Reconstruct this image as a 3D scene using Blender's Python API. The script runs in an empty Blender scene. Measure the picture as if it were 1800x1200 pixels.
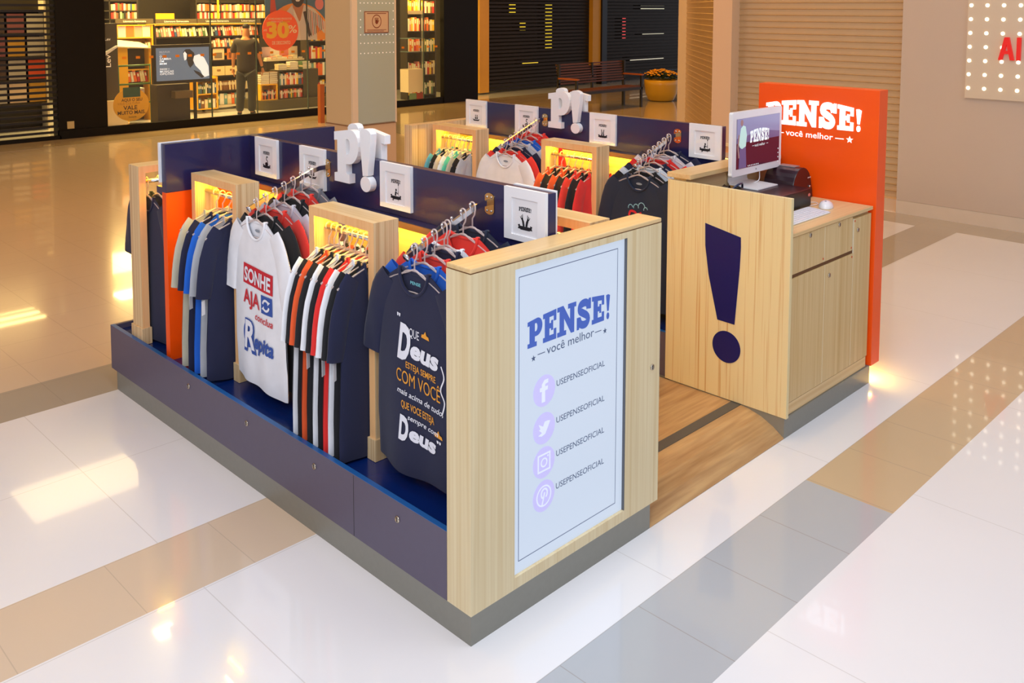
import bpy, bmesh, math, random
from mathutils import Vector, Matrix, noise
from mathutils.geometry import tessellate_polygon
C = bpy.context.scene.collection
sc = bpy.context.scene
PI = math.pi
# ------------------------------------------------------------------ camera
F, PX, PY = 1611.46, 901.85, 139.83
YAW, PITCH, ROLL = math.radians(45.0683), math.radians(4.4843), math.radians(0.1292)
cd = bpy.data.cameras.new('camera'); cam = bpy.data.objects.new('camera', cd); C.objects.link(cam)
cy, sy, cp, sp = math.cos(YAW), math.sin(YAW), math.cos(PITCH), math.sin(PITCH)
fw = Vector((sy*cp, cy*cp, -sp)); r0 = Vector((cy, -sy, 0)); u0 = r0.cross(fw)
rr = r0*math.cos(ROLL)+u0*math.sin(ROLL); uu = u0*math.cos(ROLL)-r0*math.sin(ROLL)
M = Matrix((rr, uu, -fw)).transposed().to_4x4(); M.translation = Vector((-1.98376, -2.17355, 2.15300))
cam.matrix_world = M
cd.sensor_width = 36; cd.lens = 36*F/1800
cd.shift_x = -(PX-900)/1800; cd.shift_y = -(600-PY)/1800
cd.clip_start = 0.05; cd.clip_end = 200
sc.camera = cam
# ------------------------------------------------------------------ light
sc.view_settings.view_transform = 'Standard'; sc.view_settings.look = 'None'
sc.view_settings.gamma = 1; sc.view_settings.use_curve_mapping = False
sc.view_settings.exposure = 0.0
def lin(c):
    return tuple(((x/255)/12.92 if x/255 <= .04045 else ((x/255+.055)/1.055)**2.4) for x in c)
w = bpy.data.worlds.new('daylight'); sc.world = w; w.use_nodes = True
wb = w.node_tree.nodes['Background']; wb.inputs[0].default_value = (*lin((232, 238, 255)), 1); wb.inputs[1].default_value = 0.62
def area(name, loc, size, power, col, rot=(0, 0, 0), sizey=None):
    l = bpy.data.lights.new(name, 'AREA'); l.energy = power; l.color = lin(col); l.size = size
    if sizey: l.shape = 'RECTANGLE'; l.size_y = sizey
    o = bpy.data.objects.new(name, l); o.location = loc; o.rotation_euler = rot; C.objects.link(o); return o
area('skylight_over_kiosk', (0.6, -0.6, 5.2), 3.0, 108, (244, 248, 255), sizey=3.0)
area('skylight_behind_camera', (-3.8, -2.2, 4.4), 3.0, 175, (240, 245, 255), rot=(math.radians(25), math.radians(-28), 0))
area('mall_lamp_left', (-1.5, 8.2, 5.2), 2.6, 150, (255, 178, 62))
area('mall_lamp_centre', (5.5, 7.0, 5.2), 3.0, 180, (255, 176, 58))
area('mall_lamp_right', (6.0, 1.2, 5.2), 1.8, 38, (255, 208, 140))
area('mall_lamp_strip', (3.1, 12.1, 5.2), 2.0, 34, (255, 222, 160), sizey=1.2)
area('mall_spot_one', (2.47, 8.13, 5.3), .22, 7, (255, 226, 160))
area('mall_spot_two', (2.7, 6.84, 5.3), .18, 6, (255, 226, 160))
area('mall_lamp_far', (13.0, 9.5, 5.2), 2.2, 190, (255, 184, 66))
area('shop_lamp_front', (6.0, 14.9, 3.3), 2.6, 290, (255, 216, 132), sizey=0.9)
area('shop_lamp_back', (7.5, 17.4, 3.3), 4.5, 420, (255, 214, 128), sizey=1.6)
area('shop_lamp_side', (11.6, 13.95, 2.9), 1.5, 60, (255, 214, 120), rot=(math.radians(25), 0, 0), sizey=0.4)
area('shop_lamp_left', (2.8, 14.9, 3.3), 1.2, 80, (255, 216, 132))

# ------------------------------------------------------------------ materials
MATS = {}
def mat(name, col, rough=.5, metal=0, emit=0, ecol=None, bump=0, bscale=200, var=0, vscale=8, coat=0, alpha=1, spec=None, trans=0, crough=.08):
    if name in MATS: return MATS[name]
    m = bpy.data.materials.new(name); m.use_nodes = True; n = m.node_tree; b = n.nodes['Principled BSDF']
    c = (*lin(col), 1)
    b.inputs['Base Color'].default_value = c; b.inputs['Roughness'].default_value = rough; b.inputs['Metallic'].default_value = metal
    if emit: b.inputs['Emission Color'].default_value = (*lin(ecol or col), 1); b.inputs['Emission Strength'].default_value = emit
    if coat: b.inputs['Coat Weight'].default_value = coat; b.inputs['Coat Roughness'].default_value = crough
    if alpha < 1: b.inputs['Alpha'].default_value = alpha
    if trans: b.inputs['Transmission Weight'].default_value = trans
    if spec is not None: b.inputs['Specular IOR Level'].default_value = spec
    tc = n.nodes.new('ShaderNodeTexCoord')
    if bump:
        t = n.nodes.new('ShaderNodeTexNoise'); t.inputs['Scale'].default_value = bscale; t.inputs['Detail'].default_value = 3
        bp = n.nodes.new('ShaderNodeBump'); bp.inputs['Strength'].default_value = bump; bp.inputs['Distance'].default_value = .002
        n.links.new(tc.outputs['Object'], t.inputs['Vector']); n.links.new(t.outputs['Fac'], bp.inputs['Height']); n.links.new(bp.outputs[0], b.inputs['Normal'])
    if var:
        t = n.nodes.new('ShaderNodeTexNoise'); t.inputs['Scale'].default_value = vscale; t.inputs['Detail'].default_value = 4
        mx = n.nodes.new('ShaderNodeMix'); mx.data_type = 'RGBA'
        mx.inputs[6].default_value = tuple(x*(1-var) for x in c[:3])+(1,); mx.inputs[7].default_value = tuple(min(1, x*(1+var)) for x in c[:3])+(1,)
        n.links.new(tc.outputs['Object'], t.inputs['Vector']); n.links.new(t.outputs['Fac'], mx.inputs[0]); n.links.new(mx.outputs[2], b.inputs['Base Color'])
    MATS[name] = m; return m
def wood(name, light, dark, grain='z', rough=.38, fine=60, broad=9, sharp=(.35, .7), along=.35):
    m = bpy.data.materials.new(name); m.use_nodes = True; n = m.node_tree; b = n.nodes['Principled BSDF']
    tc = n.nodes.new('ShaderNodeTexCoord'); L = n.links.new
    def layer(sc_, al, det):
        mp = n.nodes.new('ShaderNodeMapping'); s = [sc_]*3; s['xyz'.index(grain)] = al; mp.inputs['Scale'].default_value = s
        t = n.nodes.new('ShaderNodeTexNoise'); t.inputs['Scale'].default_value = 1; t.inputs['Detail'].default_value = det
        L(tc.outputs['Object'], mp.inputs[0]); L(mp.outputs[0], t.inputs['Vector']); return t.outputs['Fac']
    a = layer(fine, along*3, 2); c = layer(broad, along, 3)
    ad = n.nodes.new('ShaderNodeMath'); ad.operation = 'MULTIPLY_ADD'; ad.inputs[1].default_value = .45; L(a, ad.inputs[0])
    mu = n.nodes.new('ShaderNodeMath'); mu.operation = 'MULTIPLY'; mu.inputs[1].default_value = .55; L(c, mu.inputs[0]); L(mu.outputs[0], ad.inputs[2])
    cr = n.nodes.new('ShaderNodeValToRGB'); e = cr.color_ramp.elements
    e[0].position = sharp[0]; e[0].color = (*lin(light), 1); e[1].position = sharp[1]; e[1].color = (*lin(dark), 1)
    L(ad.outputs[0], cr.inputs[0]); L(cr.outputs[0], b.inputs['Base Color'])
    b.inputs['Roughness'].default_value = rough
    MATS[name] = m; return m
def cloth(name, col):
    m = mat(name, col, .88, bump=.25, bscale=420, var=.10, vscale=14); m.node_tree.nodes['Principled BSDF'].inputs['Sheen Weight'].default_value = .12; return m
NAVYP = mat('navy_lacquer', (34, 33, 78), .3, coat=.25)
NAVYF = mat('navy_board_front', (92, 84, 104), .45, var=.04, vscale=30)  # navy turned purple-grey: a warm reflection is put into the colour
NAVYD = mat('navy_deck', (8, 36, 100), .25, coat=.3)
NAVYE = mat('blue_board_edge', (30, 92, 160), .35)
ORANGE = mat('orange_lacquer', (255, 86, 0), .38, coat=.08)
PINE = wood('pine_panel', (232, 214, 172), (216, 190, 140), 'z', fine=90, broad=26, sharp=(.4, .68))
PINEG = wood('pine_bounce_tint', (222, 192, 138), (204, 166, 104), 'z', fine=100, broad=34, sharp=(.4, .68))  # pine of the counter doors, golden bounce light mixed into its colour
PINEX = wood('pine_top', (232, 200, 146), (212, 172, 112), 'x', sharp=(.4, .7))
PINEY = wood('pine_long', (232, 204, 154), (214, 178, 120), 'y', sharp=(.4, .7))
PINES = wood('pine_striped', (232, 212, 160), (206, 152, 84), 'z', fine=110, broad=30, sharp=(.52, .66), along=.5)
PLY = wood('plywood_edge_side', (236, 208, 160), (200, 156, 104), 'z', fine=150, broad=60, sharp=(.4, .66), along=.2)
PORTF = wood('portal_front', (250, 198, 138), (236, 172, 108), 'z', sharp=(.35, .75))
LEDGEM = wood('ledge_edge', (140, 104, 74), (108, 78, 52), 'y')
STEEL = mat('brushed_plinth', (140, 138, 128), .42, metal=.25, var=.06, vscale=40)
CHROME = mat('chrome', (225, 226, 230), .1, metal=1)
BRASS = mat('satin_plate', (206, 172, 120), .22, metal=1)
WHITE = mat('white_matt', (244, 244, 246), .45)
WHITEG = mat('white_gloss', (240, 240, 242), .2)
BLACK = mat('black_satin', (16, 14, 14), .35)
INK = mat('black_ink', (22, 20, 30), .7)
LOGOB = mat('logo_blue', (66, 96, 176), .6)
HANG = mat('clear_plastic', (236, 218, 212), .12, alpha=.55, spec=.8)
LEDY = mat('warm_led', (255, 214, 90), .5, emit=85, ecol=(255, 208, 52))
# ------------------------------------------------------------------ mesh builder
class MB:
    def __init__(s): s.v = []; s.f = []; s.m = []; s.sm = []
    def add(s, vs, fs, mi=0, smooth=False):
        o = len(s.v); s.v += [tuple(v) for v in vs]
        for f in fs: s.f.append([i+o for i in f]); s.m.append(mi); s.sm.append(smooth)
        return s
    def box(s, x0, y0, z0, x1, y1, z1, mi=0):
        v = [(x, y, z) for x in (x0, x1) for y in (y0, y1) for z in (z0, z1)]
        return s.add(v, [(0, 1, 3, 2), (4, 6, 7, 5), (0, 4, 5, 1), (2, 3, 7, 6), (0, 2, 6, 4), (1, 5, 7, 3)], mi)
    def tube(s, pts, r, n=8, mi=0, close=False, caps=True, flat=None):
        pts = [Vector(p) for p in pts]; N = len(pts); rings = []
        rs = r if isinstance(r, (list, tuple)) else [r]*N
        prev = None
        for i, p in enumerate(pts):
            a = pts[(i-1) % N] if (close or i > 0) else p; b = pts[(i+1) % N] if (close or i < N-1) else p
            t = (b-a); t = t.normalized() if t.length > 1e-9 else Vector((0, 0, 1))
            if prev is None:
                up = Vector((0, 0, 1)) if abs(t.z) < .9 else Vector((1, 0, 0)); x = t.cross(up).normalized()
            else: x = (prev - t*prev.dot(t)).normalized()
            prev = x; y = t.cross(x)
            fx, fy = flat if flat else (1, 1)
            rings.append([p + x*math.cos(2*PI*k/n)*rs[i]*fx + y*math.sin(2*PI*k/n)*rs[i]*fy for k in range(n)])
        vs = [v for rg in rings for v in rg]; fs = []
        for i in range(N if close else N-1):
            j = (i+1) % N
            for k in range(n): fs.append((i*n+k, i*n+(k+1) % n, j*n+(k+1) % n, j*n+k))
        if caps and not close: fs += [tuple(range(n))[::-1], tuple((N-1)*n+k for k in range(n))]
        return s.add(vs, fs, mi, True)
    def cyl(s, p0, p1, r, n=16, mi=0): return s.tube([p0, p1], r, n, mi)
    def lathe(s, prof, c=(0, 0, 0), n=32, mi=0):
        vs = []; fs = []
        for r, z in prof:
            for k in range(n): a = 2*PI*k/n; vs.append((c[0]+r*math.cos(a), c[1]+r*math.sin(a), c[2]+z))
        for i in range(len(prof)-1):
            for k in range(n): fs.append((i*n+k, i*n+(k+1) % n, (i+1)*n+(k+1) % n, (i+1)*n+k))
        return s.add(vs, fs, mi, True)
    def prism(s, loops, mp, depth, mi=0):
        """loops: [outer, hole, ...] of 2-D points; mp(x, y, d) -> 3-D point"""
        flat = [p for l in loops for p in l]; n = len(flat)
        tris = tessellate_polygon([[Vector((p[0], p[1], 0)) for p in l] for l in loops])
        vs = [mp(x, y, 0) for x, y in flat]
        if depth:
            vs += [mp(x, y, depth) for x, y in flat]; fs = [tuple(t) for t in tris]+[tuple(i+n for i in reversed(t)) for t in tris]
            o = 0
            for l in loops:
                k = len(l)
                for i in range(k): j = (i+1) % k; fs.append((o+i, o+j, o+j+n, o+i+n))
                o += k
        else: fs = [tuple(t) for t in tris]
        return s.add(vs, fs, mi)
    def grid(s, nu, nv, fn, mi=0, smooth=True):
        vs = [fn(i/nu, j/nv) for j in range(nv+1) for i in range(nu+1)]
        return s.add(vs, [(j*(nu+1)+i, j*(nu+1)+i+1, (j+1)*(nu+1)+i+1, (j+1)*(nu+1)+i) for j in range(nv) for i in range(nu)], mi, smooth)
    def mesh(s, name, mats, fix=True):
        me = bpy.data.meshes.new(name); me.from_pydata([tuple(v) for v in s.v], [], s.f)
        for m in (mats if isinstance(mats, (list, tuple)) else [mats]): me.materials.append(m)
        for i, p in enumerate(me.polygons): p.material_index = s.m[i]; p.use_smooth = s.sm[i]
        if fix:
            bm = bmesh.new(); bm.from_mesh(me); bmesh.ops.recalc_face_normals(bm, faces=bm.faces); bm.to_mesh(me); bm.free()
        return me
def obj(name, mb, mats, parent=None, bevel=0, loc=None, rotz=None, fix=True):
    me = mb.mesh(name, mats, fix) if isinstance(mb, MB) else mb
    o = bpy.data.objects.new(name, me); C.objects.link(o)
    if parent: o.parent = parent
    if loc: o.location = loc
    if rotz is not None: o.rotation_euler = (0, 0, rotz)
    if bevel:
        b = o.modifiers.new('bevel', 'BEVEL'); b.width = bevel; b.segments = 2; b.limit_method = 'ANGLE'
    return o
def thing(name, label, cat, loc=(0, 0, 0), rotz=0, group=None):
    o = bpy.data.objects.new(name, None); C.objects.link(o); o.empty_display_size = .05
    o.location = loc; o.rotation_euler = (0, 0, rotz); o['label'] = label; o['category'] = cat
    if group: o['group'] = group
    return o
def tag(o, label, cat, group=None):
    o['label'] = label; o['category'] = cat
    if group: o['group'] = group
    return o
def struct(name, mb, mats, **k):
    o = obj(name, mb, mats, **k); o['kind'] = 'structure'; return o
def boxo(name, b, m, parent=None, bevel=0): return obj(name, MB().box(*b), m, parent, bevel)
def dup(root, loc, rotz, label=None, group=None):
    r = root.copy(); C.objects.link(r); r.location = loc; r.rotation_euler = (0, 0, rotz)
    if label: r['label'] = label
    if group: r['group'] = group
    for ch in list(root.children):
        c = ch.copy(); C.objects.link(c); c.parent = r
        for g in ch.children: d = g.copy(); C.objects.link(d); d.parent = c
    return r
# ------------------------------------------------------------------ lettering
def glyphs(body, size=1.0, align='LEFT', weight=0, sx=1.0, space=1.0):
    """flat triangles of a line of text as (verts2d, faces), baseline at y=0; size = cap height"""
    cu = bpy.data.curves.new('t', 'FONT'); cu.body = body; cu.align_x = align; cu.size = 1; cu.offset = weight; cu.resolution_u = 3; cu.space_character = space
    ob = bpy.data.objects.new('t', cu); C.objects.link(ob)
    dg = bpy.context.evaluated_depsgraph_get(); me = ob.evaluated_get(dg).to_mesh()
    k = size/.70
    v = [(p.co.x*k*sx, p.co.y*k) for p in me.vertices]; f = [tuple(p.vertices) for p in me.polygons]
    bpy.data.objects.remove(ob); bpy.data.curves.remove(cu); return v, f
def fit(g, x0, x1):
    """scale the glyphs horizontally to run from x0 to x1"""
    v, f = g; a = min(p[0] for p in v); b = max(p[0] for p in v); return [(x0+(p[0]-a)/(b-a)*(x1-x0), p[1]) for p in v], f
def put(mb, g, mp, dx=0, dy=0, mi=0, skew=0):
    v, f = g; mb.add([mp(x+dx+skew*y, y+dy, 0) for x, y in v], f, mi)
def arcp(cx, cy, rx, ry, a0, a1, n=10): return [(cx+rx*math.cos(math.radians(a0+(a1-a0)*i/n)), cy+ry*math.sin(math.radians(a0+(a1-a0)*i/n))) for i in range(n+1)]
def disc(cx, cy, rx, ry=None, n=28): return [(cx+rx*math.cos(2*PI*i/n), cy+(ry or rx)*math.sin(2*PI*i/n)) for i in range(n)]
def star(cx, cy, r): return [(cx+(r if i % 2 == 0 else r*.42)*math.sin(i*PI/5), cy+(r if i % 2 == 0 else r*.42)*math.cos(i*PI/5)) for i in range(10)]
def ribbon(pts, wd):
    """outline of a thick stroke along pts; wd number or list"""
    n = len(pts); ws = wd if isinstance(wd, (list, tuple)) else [wd]*n; A = []; B = []
    for i, p in enumerate(pts):
        a = pts[max(i-1, 0)]; b = pts[min(i+1, n-1)]; dx, dy = b[0]-a[0], b[1]-a[1]; l = math.hypot(dx, dy) or 1
        nx, ny = -dy/l*ws[i]/2, dx/l*ws[i]/2; A.append((p[0]+nx, p[1]+ny)); B.append((p[0]-nx, p[1]-ny))
    return A+B[::-1]
def smooth(pts, n=6):
    """Catmull-Rom through pts"""
    out = []; P = [pts[0]]+list(pts)+[pts[-1]]
    for i in range(1, len(P)-2):
        for k in range(n):
            t = k/n; out.append(tuple(.5*((2*P[i][j])+(-P[i-1][j]+P[i+1][j])*t+(2*P[i-1][j]-5*P[i][j]+4*P[i+1][j]-P[i+2][j])*t*t+(-P[i-1][j]+3*P[i][j]-3*P[i+1][j]+P[i+2][j])*t**3) for j in range(len(P[i]))))
    out.append(tuple(pts[-1])); return out
gE = [[(0, 0), (1, 0), (1, .37), (.8, .37), (.8, .19), (.48, .19), (.48, .42), (.6, .42), (.6, .34), (.76, .34), (.76, .68), (.6, .68), (.6, .6), (.48, .6), (.48, .81), (.8, .81), (.8, .63), (1, .63), (1, 1), (0, 1), (0, .83), (.13, .83), (.13, .17), (0, .17)]]
gP = [[(0, 0), (.62, 0), (.62, .17), (.49, .17), (.49, .36), (.6, .36)]+arcp(.62, .68, .38, .32, -90, 90, 12)+[(0, 1), (0, .83), (.13, .83), (.13, .17), (0, .17)], [(.49, .54)]+arcp(.56, .685, .1, .145, -90, 90, 8)+[(.49, .83)]]
gN = [[(0, 0), (.47, 0), (.47, .16), (.36, .16), (.36, .56), (.72, 0), (.9, 0), (.9, .84), (1, .84), (1, 1), (.56, 1), (.56, .84), (.67, .84), (.67, .48), (.32, 1), (0, 1), (0, .84), (.12, .84), (.12, .16), (0, .16)]]
_s = smooth([(.82, .66), (.72, .84), (.48, .87), (.24, .8), (.2, .64), (.42, .53), (.68, .42), (.8, .28), (.68, .14), (.46, .12), (.26, .18), (.14, .36)], 4)
gS = [[(p[0], p[1]) for p in ribbon(_s, .27)]]
gS2 = [[(.8, .62), (1, .62), (1, 1), (.84, 1), (.78, .9)]]; gS3 = [[(0, 0), (.16, 0), (.22, .12), (.22, .42), (0, .42)]]
gB = [[(.12, .97), (.5, 1.01), (.88, .97), (.66, .33), (.34, .33)]]; gB2 = [disc(.5, .13, .27, .14)]
def logo(mp, W, H, arch=.16, depth=0, mb=None, mi=0, x0=0, y0=0):
    """the arched slab word PENSE! with lower left corner at x0, y0; W wide, H high in the middle"""
    mb = mb or MB(); spans = [(0, .172), (.168, .325), (.345, .57), (.57, .755), (.77, .925), (.932, 1.0)]
    spans = [(0, .165), (.172, .325), (.335, .562), (.57, .745), (.757, .915), (.93, 1.0)]
    for (a, b), gl in zip(spans, [[gP], [gE], [gN], [gS, gS2, gS3], [gE], [gB, gB2]]):
        def m2(x, y, d, a=a, b=b):
            X = a+(b-a)*x; h = H*(1-arch*(2*X-1)**2)
            return mp(x0+X*W, y0+y*h, d)
        for gi, g in enumerate(gl): mb.prism(g, (lambda x, y, d, gi=gi: m2(x, y, d-.0004*gi if depth else d-.0002*gi)), depth, mi)
    return mb
# ------------------------------------------------------------------ the setting
def tilemat(name, col, lines=.0, rough=.16, px=.424, ox=.147, py=.40, oy=-.27):
    m = mat(name, col, rough, var=.03, vscale=1.5, coat=.6, crough=.035); n = m.node_tree; b = n.nodes['Principled BSDF']; L = n.links.new
    tc = n.nodes.new('ShaderNodeTexCoord'); sx = n.nodes.new('ShaderNodeSeparateXYZ'); L(tc.outputs['Object'], sx.inputs[0])
    def line(out, p, o, wd):
        a = n.nodes.new('ShaderNodeMath'); a.operation = 'SUBTRACT'; L(sx.outputs[out], a.inputs[0]); a.inputs[1].default_value = o-wd/2
        d = n.nodes.new('ShaderNodeMath'); d.operation = 'DIVIDE'; L(a.outputs[0], d.inputs[0]); d.inputs[1].default_value = p
        f = n.nodes.new('ShaderNodeMath'); f.operation = 'FRACT'; L(d.outputs[0], f.inputs[0])
        l = n.nodes.new('ShaderNodeMath'); l.operation = 'LESS_THAN'; L(f.outputs[0], l.inputs[0]); l.inputs[1].default_value = wd/p
        return l.outputs[0]
    a = line(0, px, ox, .004); c = line(1, py, oy, .004)
    mx = n.nodes.new('ShaderNodeMath'); mx.operation = 'MAXIMUM'; L(a, mx.inputs[0]); L(c, mx.inputs[1])
    mu = n.nodes.new('ShaderNodeMath'); mu.operation = 'MULTIPLY'; L(mx.outputs[0], mu.inputs[0]); mu.inputs[1].default_value = lines
    mix = n.nodes.new('ShaderNodeMix'); mix.data_type = 'RGBA'; L(mu.outputs[0], mix.inputs[0]); src = b.inputs['Base Color'].links[0].from_socket
    L(src, mix.inputs[6]); mix.inputs[7].default_value = (*lin((150, 140, 130)), 1); L(mix.outputs[2], b.inputs['Base Color'])
    return m
FT = [tilemat('white_tile', (236, 236, 238), .28, px=1.272, ox=-.489, py=1.2, oy=-.27), tilemat('grey_tile', (180, 184, 188), .55),
      tilemat('beige_tile', (216, 196, 172), .3), tilemat('tan_tile', (202, 178, 142), .45), tilemat('warm_grey_tile', (176, 166, 150), .4)]
xs = [-12, -.9, 1.83, 7.2, 7.65, 26]; ys = [-10, -.668, -.27, .94, 1.335, 2.95, 3.36, 5.0, 6.6, 7.0, 10.0, 11.2, 12.75, 13.55]
mb = MB(); vs = {}
for i in range(len(xs)-1):
    for j in range(len(ys)-1):
        x0, x1, y0, y1 = xs[i], xs[i+1], ys[j], ys[j+1]; k = 0
        if j == 1: k = 1 if i <= 1 else 3
        if j == 3: k = 2 if i <= 1 else 4
        if j == 5: k = 4
        if j >= 6: k = 2
        if i >= 4 and j >= 6: k = 3
        if j == 10 and i >= 4: k = 4
        if j == 12: k = 3
        if i == 3 and j <= 6: k = 4
        mb.add([(x0, y0, 0), (x1, y0, 0), (x1, y1, 0), (x0, y1, 0)], [(0, 1, 2, 3)], k)
mb.add([(-12, 13.55, 0), (26, 13.55, 0), (26, 22, 0), (-12, 22, 0)], [(0, 1, 2, 3)], 0)
struct('floor', mb, FT)
struct('ceiling', MB().box(-12, -1.5, 5.5, 26, 22, 5.6), mat('ceiling_paint', (225, 222, 214), .8))
DARK = mat('black_facade', (14, 11, 7), .5, var=.1, vscale=3, spec=.2)
DARKW = mat('dark_interior', (40, 32, 20), .7)
BEIGEW = mat('beige_wall', (206, 190, 174), .55, var=.03, vscale=2)
struct('wall_back', MB().box(3.28, 13.5, 0, 4.06, 13.75, 3.0).box(11.48, 13.45, 0, 12.52, 13.58, 3.0).box(-6, 13.5, 2.95, 12.52, 13.7, 5.5)
       .box(3.28, 13.47, 0, 12.52, 13.56, .14).box(-6, 13.47, 0, 3.3, 13.56, .06), DARK)
struct('wall_shop', MB().box(-6, 20.2, 0, 13.4, 20.3, 3.4).box(-6, 13.7, 3.4, 13.4, 20.3, 3.5).box(13.2, 14.7, 0, 13.35, 20.3, 3.4), DARKW)
GLASS = mat('shop_glass', (226, 232, 226), .03, alpha=.035, spec=.5)
def window(n, x0, x1, split):
    o = struct('window_%d' % n, MB().box(x0, 13.58, .14, x1, 13.592, 2.95), GLASS)
    f = MB()
    for x in split: f.box(x-.008, 13.572, .14, x+.008, 13.60, 2.95)
    obj('glazing_joint', f, mat('glass_edge', (70, 84, 70), .3), o)
    s = MB(); x = x0+.3
    while x < x1-.1:
        s.box(x, 13.565, 1.262, x+.07, 13.57, 1.305); x += .235
    obj('safety_marker', s, mat('marker_orange', (228, 138, 26), .6), o); return o
window(1, 4.06, 8.9, [5.98, 6.9, 8.02]); window(2, 8.9, 11.48, [11.0])
# black grille shutter on the left
mb = MB(); z = .1
while z < 2.95: mb.box(-6, 13.53, z, 3.28, 13.56, z+.038); z += .0935
struct('door_1', mb, BLACK)
def shutter(name, p0, p1, z0, z1, pitch, m, gap=0.0, bulge=.012):
    mb = MB(); dx, dy = p1[0]-p0[0], p1[1]-p0[1]; l = math.hypot(dx, dy); nx, ny = -dy/l*bulge, dx/l*bulge; z = z0
    while z < z1:
        h = pitch*(1-gap); prof = [(0, 0), (.85, .12), (1, .5), (.85, .88), (0, 1)]
        vs = [(p[0]+nx*a, p[1]+ny*a, z+h*b) for a, b in prof for p in (p0, p1)]
        mb.add(vs, [(2*i, 2*i+1, 2*i+3, 2*i+2) for i in range(4)]); z += pitch
    return struct(name, mb, m, fix=False)
SHUT = mat('beige_shutter', (204, 176, 136), .3, metal=.25, var=.06, vscale=5)
SHUTD = mat('dark_shutter', (40, 31, 17), .5, spec=.3)
shutter('door_2', (7.78, 3.72), (7.78, 1.72), .13, 3.6, .072, SHUT)
shutter('door_3', (10.0, 6.0), (7.98, 4.18), .05, 3.6, .078, SHUT)
shutter('door_4', (13.72, 14.5), (17.75, 14.5), .05, 3.4, .095, SHUTD, .2)
shutter('door_5', (18.3, 14.5), (23.5, 14.5), .05, 3.4, .095, SHUTD, .2)
WOODO = mat('orange_wood_post', (206, 150, 44), .45, var=.08, vscale=4)
struct('trim_1', MB().box(13.42, 14.36, .04, 13.74, 14.5, 3.4), WOODO); struct('trim_2', MB().box(17.74, 14.36, .55, 18.08, 14.5, 3.4), WOODO)
struct('trim_3', MB().box(18.08, 14.3, 0, 18.3, 14.5, 3.4), BLACK)
struct('wall_far', MB().box(12.52, 14.42, 3.4, 26, 14.8, 5.5).box(12.5, 16.9, 0, 26, 17.0, 5.5), DARKW)
# lit displays of the closed shops behind the dark shutters
for lab, x, z, wd, h, c in (('amber lit display box high behind the left dark shutter', 15.1, 2.02, .22, .22, (255, 220, 60)), ('tall amber lit display case right of the other amber boxes', 16.5, 1.0, .25, 1.3, (240, 206, 60)),
    ('small amber lit display low behind the left dark shutter', 15.6, .62, .6, .12, (255, 216, 70)), ('amber lit display box at the left end of the dark shutter', 13.95, 1.2, .3, .3, (235, 180, 60)),
    ('second amber lit box in the middle of the left dark shutter', 15.5, 1.55, .2, .25, (250, 214, 60)), ('pink lit display stripe behind the right dark shutter', 19.9, 1.2, .14, .7, (255, 90, 90)),
    ('white lit shelf low behind the right dark shutter', 20.3, .5, 1.7, .14, (235, 225, 200)), ('white lit shelf high behind the right dark shutter', 20.8, 2.1, 1.2, .12, (225, 220, 190)),
    ('white lit shelf at mid height behind the right dark shutter', 20.9, 1.3, 1.1, .1, (200, 195, 170))):
    t = thing('display_case', lab, 'display', (x, 15.0, z))
    boxo('case', (-.02, .02, -.02, wd+.02, .3, h+.02), BLACK, t); boxo('lit_panel', (0, 0, 0, wd, .02, h), mat('lit_%d_%d' % (c[0], c[1]), c, .6, emit=1.0), t)
# right hand wall, its plinth and the pale stone piers
struct('wall_right', MB().box(7.65, -6, .14, 7.95, 1.71, 5.5).box(7.64, -6, 1.255, 7.66, 1.085, 5.5), BEIGEW)
struct('baseboard_right', MB().box(7.645, -6, 0, 7.9, 1.71, .138), mat('stone_base', (222, 208, 190), .4, var=.05, vscale=6))
struct('trim_4', MB().box(7.62, 3.72, 0, 8.05, 3.98, 5.5).box(7.7, 1.6, 0, 7.9, 3.8, .13).box(7.7, 1.6, 3.55, 8.4, 4.1, 5.5), mat('pier_paint', (222, 194, 164), .5))
struct('trim_5', MB().box(9.98, 5.95, 0, 10.16, 6.12, 5.5).add([(7.95, 4.1, 3.55), (10.1, 6.05, 3.55), (10.1, 6.05, 5.5), (7.95, 4.1, 5.5)], [(0, 1, 2, 3)]), mat('pale_jamb', (222, 204, 170), .5))
# column with the glass cladding
GLB = mat('pale_blue_glass', (172, 194, 194), .12, coat=.4); COLB = mat('cream_cladding', (214, 200, 170), .16, coat=.4)
co = struct('column', MB().box(5.086, 7.892, 0, 5.80, 8.51, 5.5), COLB)
obj('glass_cladding', MB().box(5.165, 7.872, .59, 5.795, 7.892, 5.5), GLB, co)
obj('corner_profile', MB().box(5.07, 7.865, .575, 5.16, 7.9, 5.5).box(5.78, 7.866, .575, 5.805, 7.9, 5.5), mat('pale_profile', (222, 214, 200), .3), co)
obj('stone_base', MB().box(5.08, 7.886, 0, 5.806, 8.52, .563), mat('column_base', (206, 184, 158), .4), co)
obj('base_joint', MB().box(5.075, 7.88, .563, 5.81, 8.52, .577), mat('joint_brown', (140, 110, 84), .5), co)
d = MB()
for r, z in enumerate((2.21, 2.105, 1.99, 1.89, 1.787, 1.675, 1.54)):
    for k in range(10):
        x = 5.215+k*.0605
        if 5.24 < x < 5.70 and 1.80 < z < 2.12: continue
        d.prism([disc(x, z, .0085, n=10)], lambda a, b, q: (a, 7.8705, b), 0)
dp = obj('dot_pattern', d, mat('white_dot_glow', (250, 250, 245), .4, emit=.35), co)  # dots are stickers, not lamps; a faint glow is put into their material
t = thing('wall_plaque', 'square brown framed plaque with a hand symbol on the column', 'sign', (5.47, 7.87, 1.81))
boxo('plate', (-.2, -.012, 0, .2, 0, .29), mat('plaque_beige', (206, 184, 158), .35), t)
q = MB(); rim = lambda a, b, e: (a, -.013, b)
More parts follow.
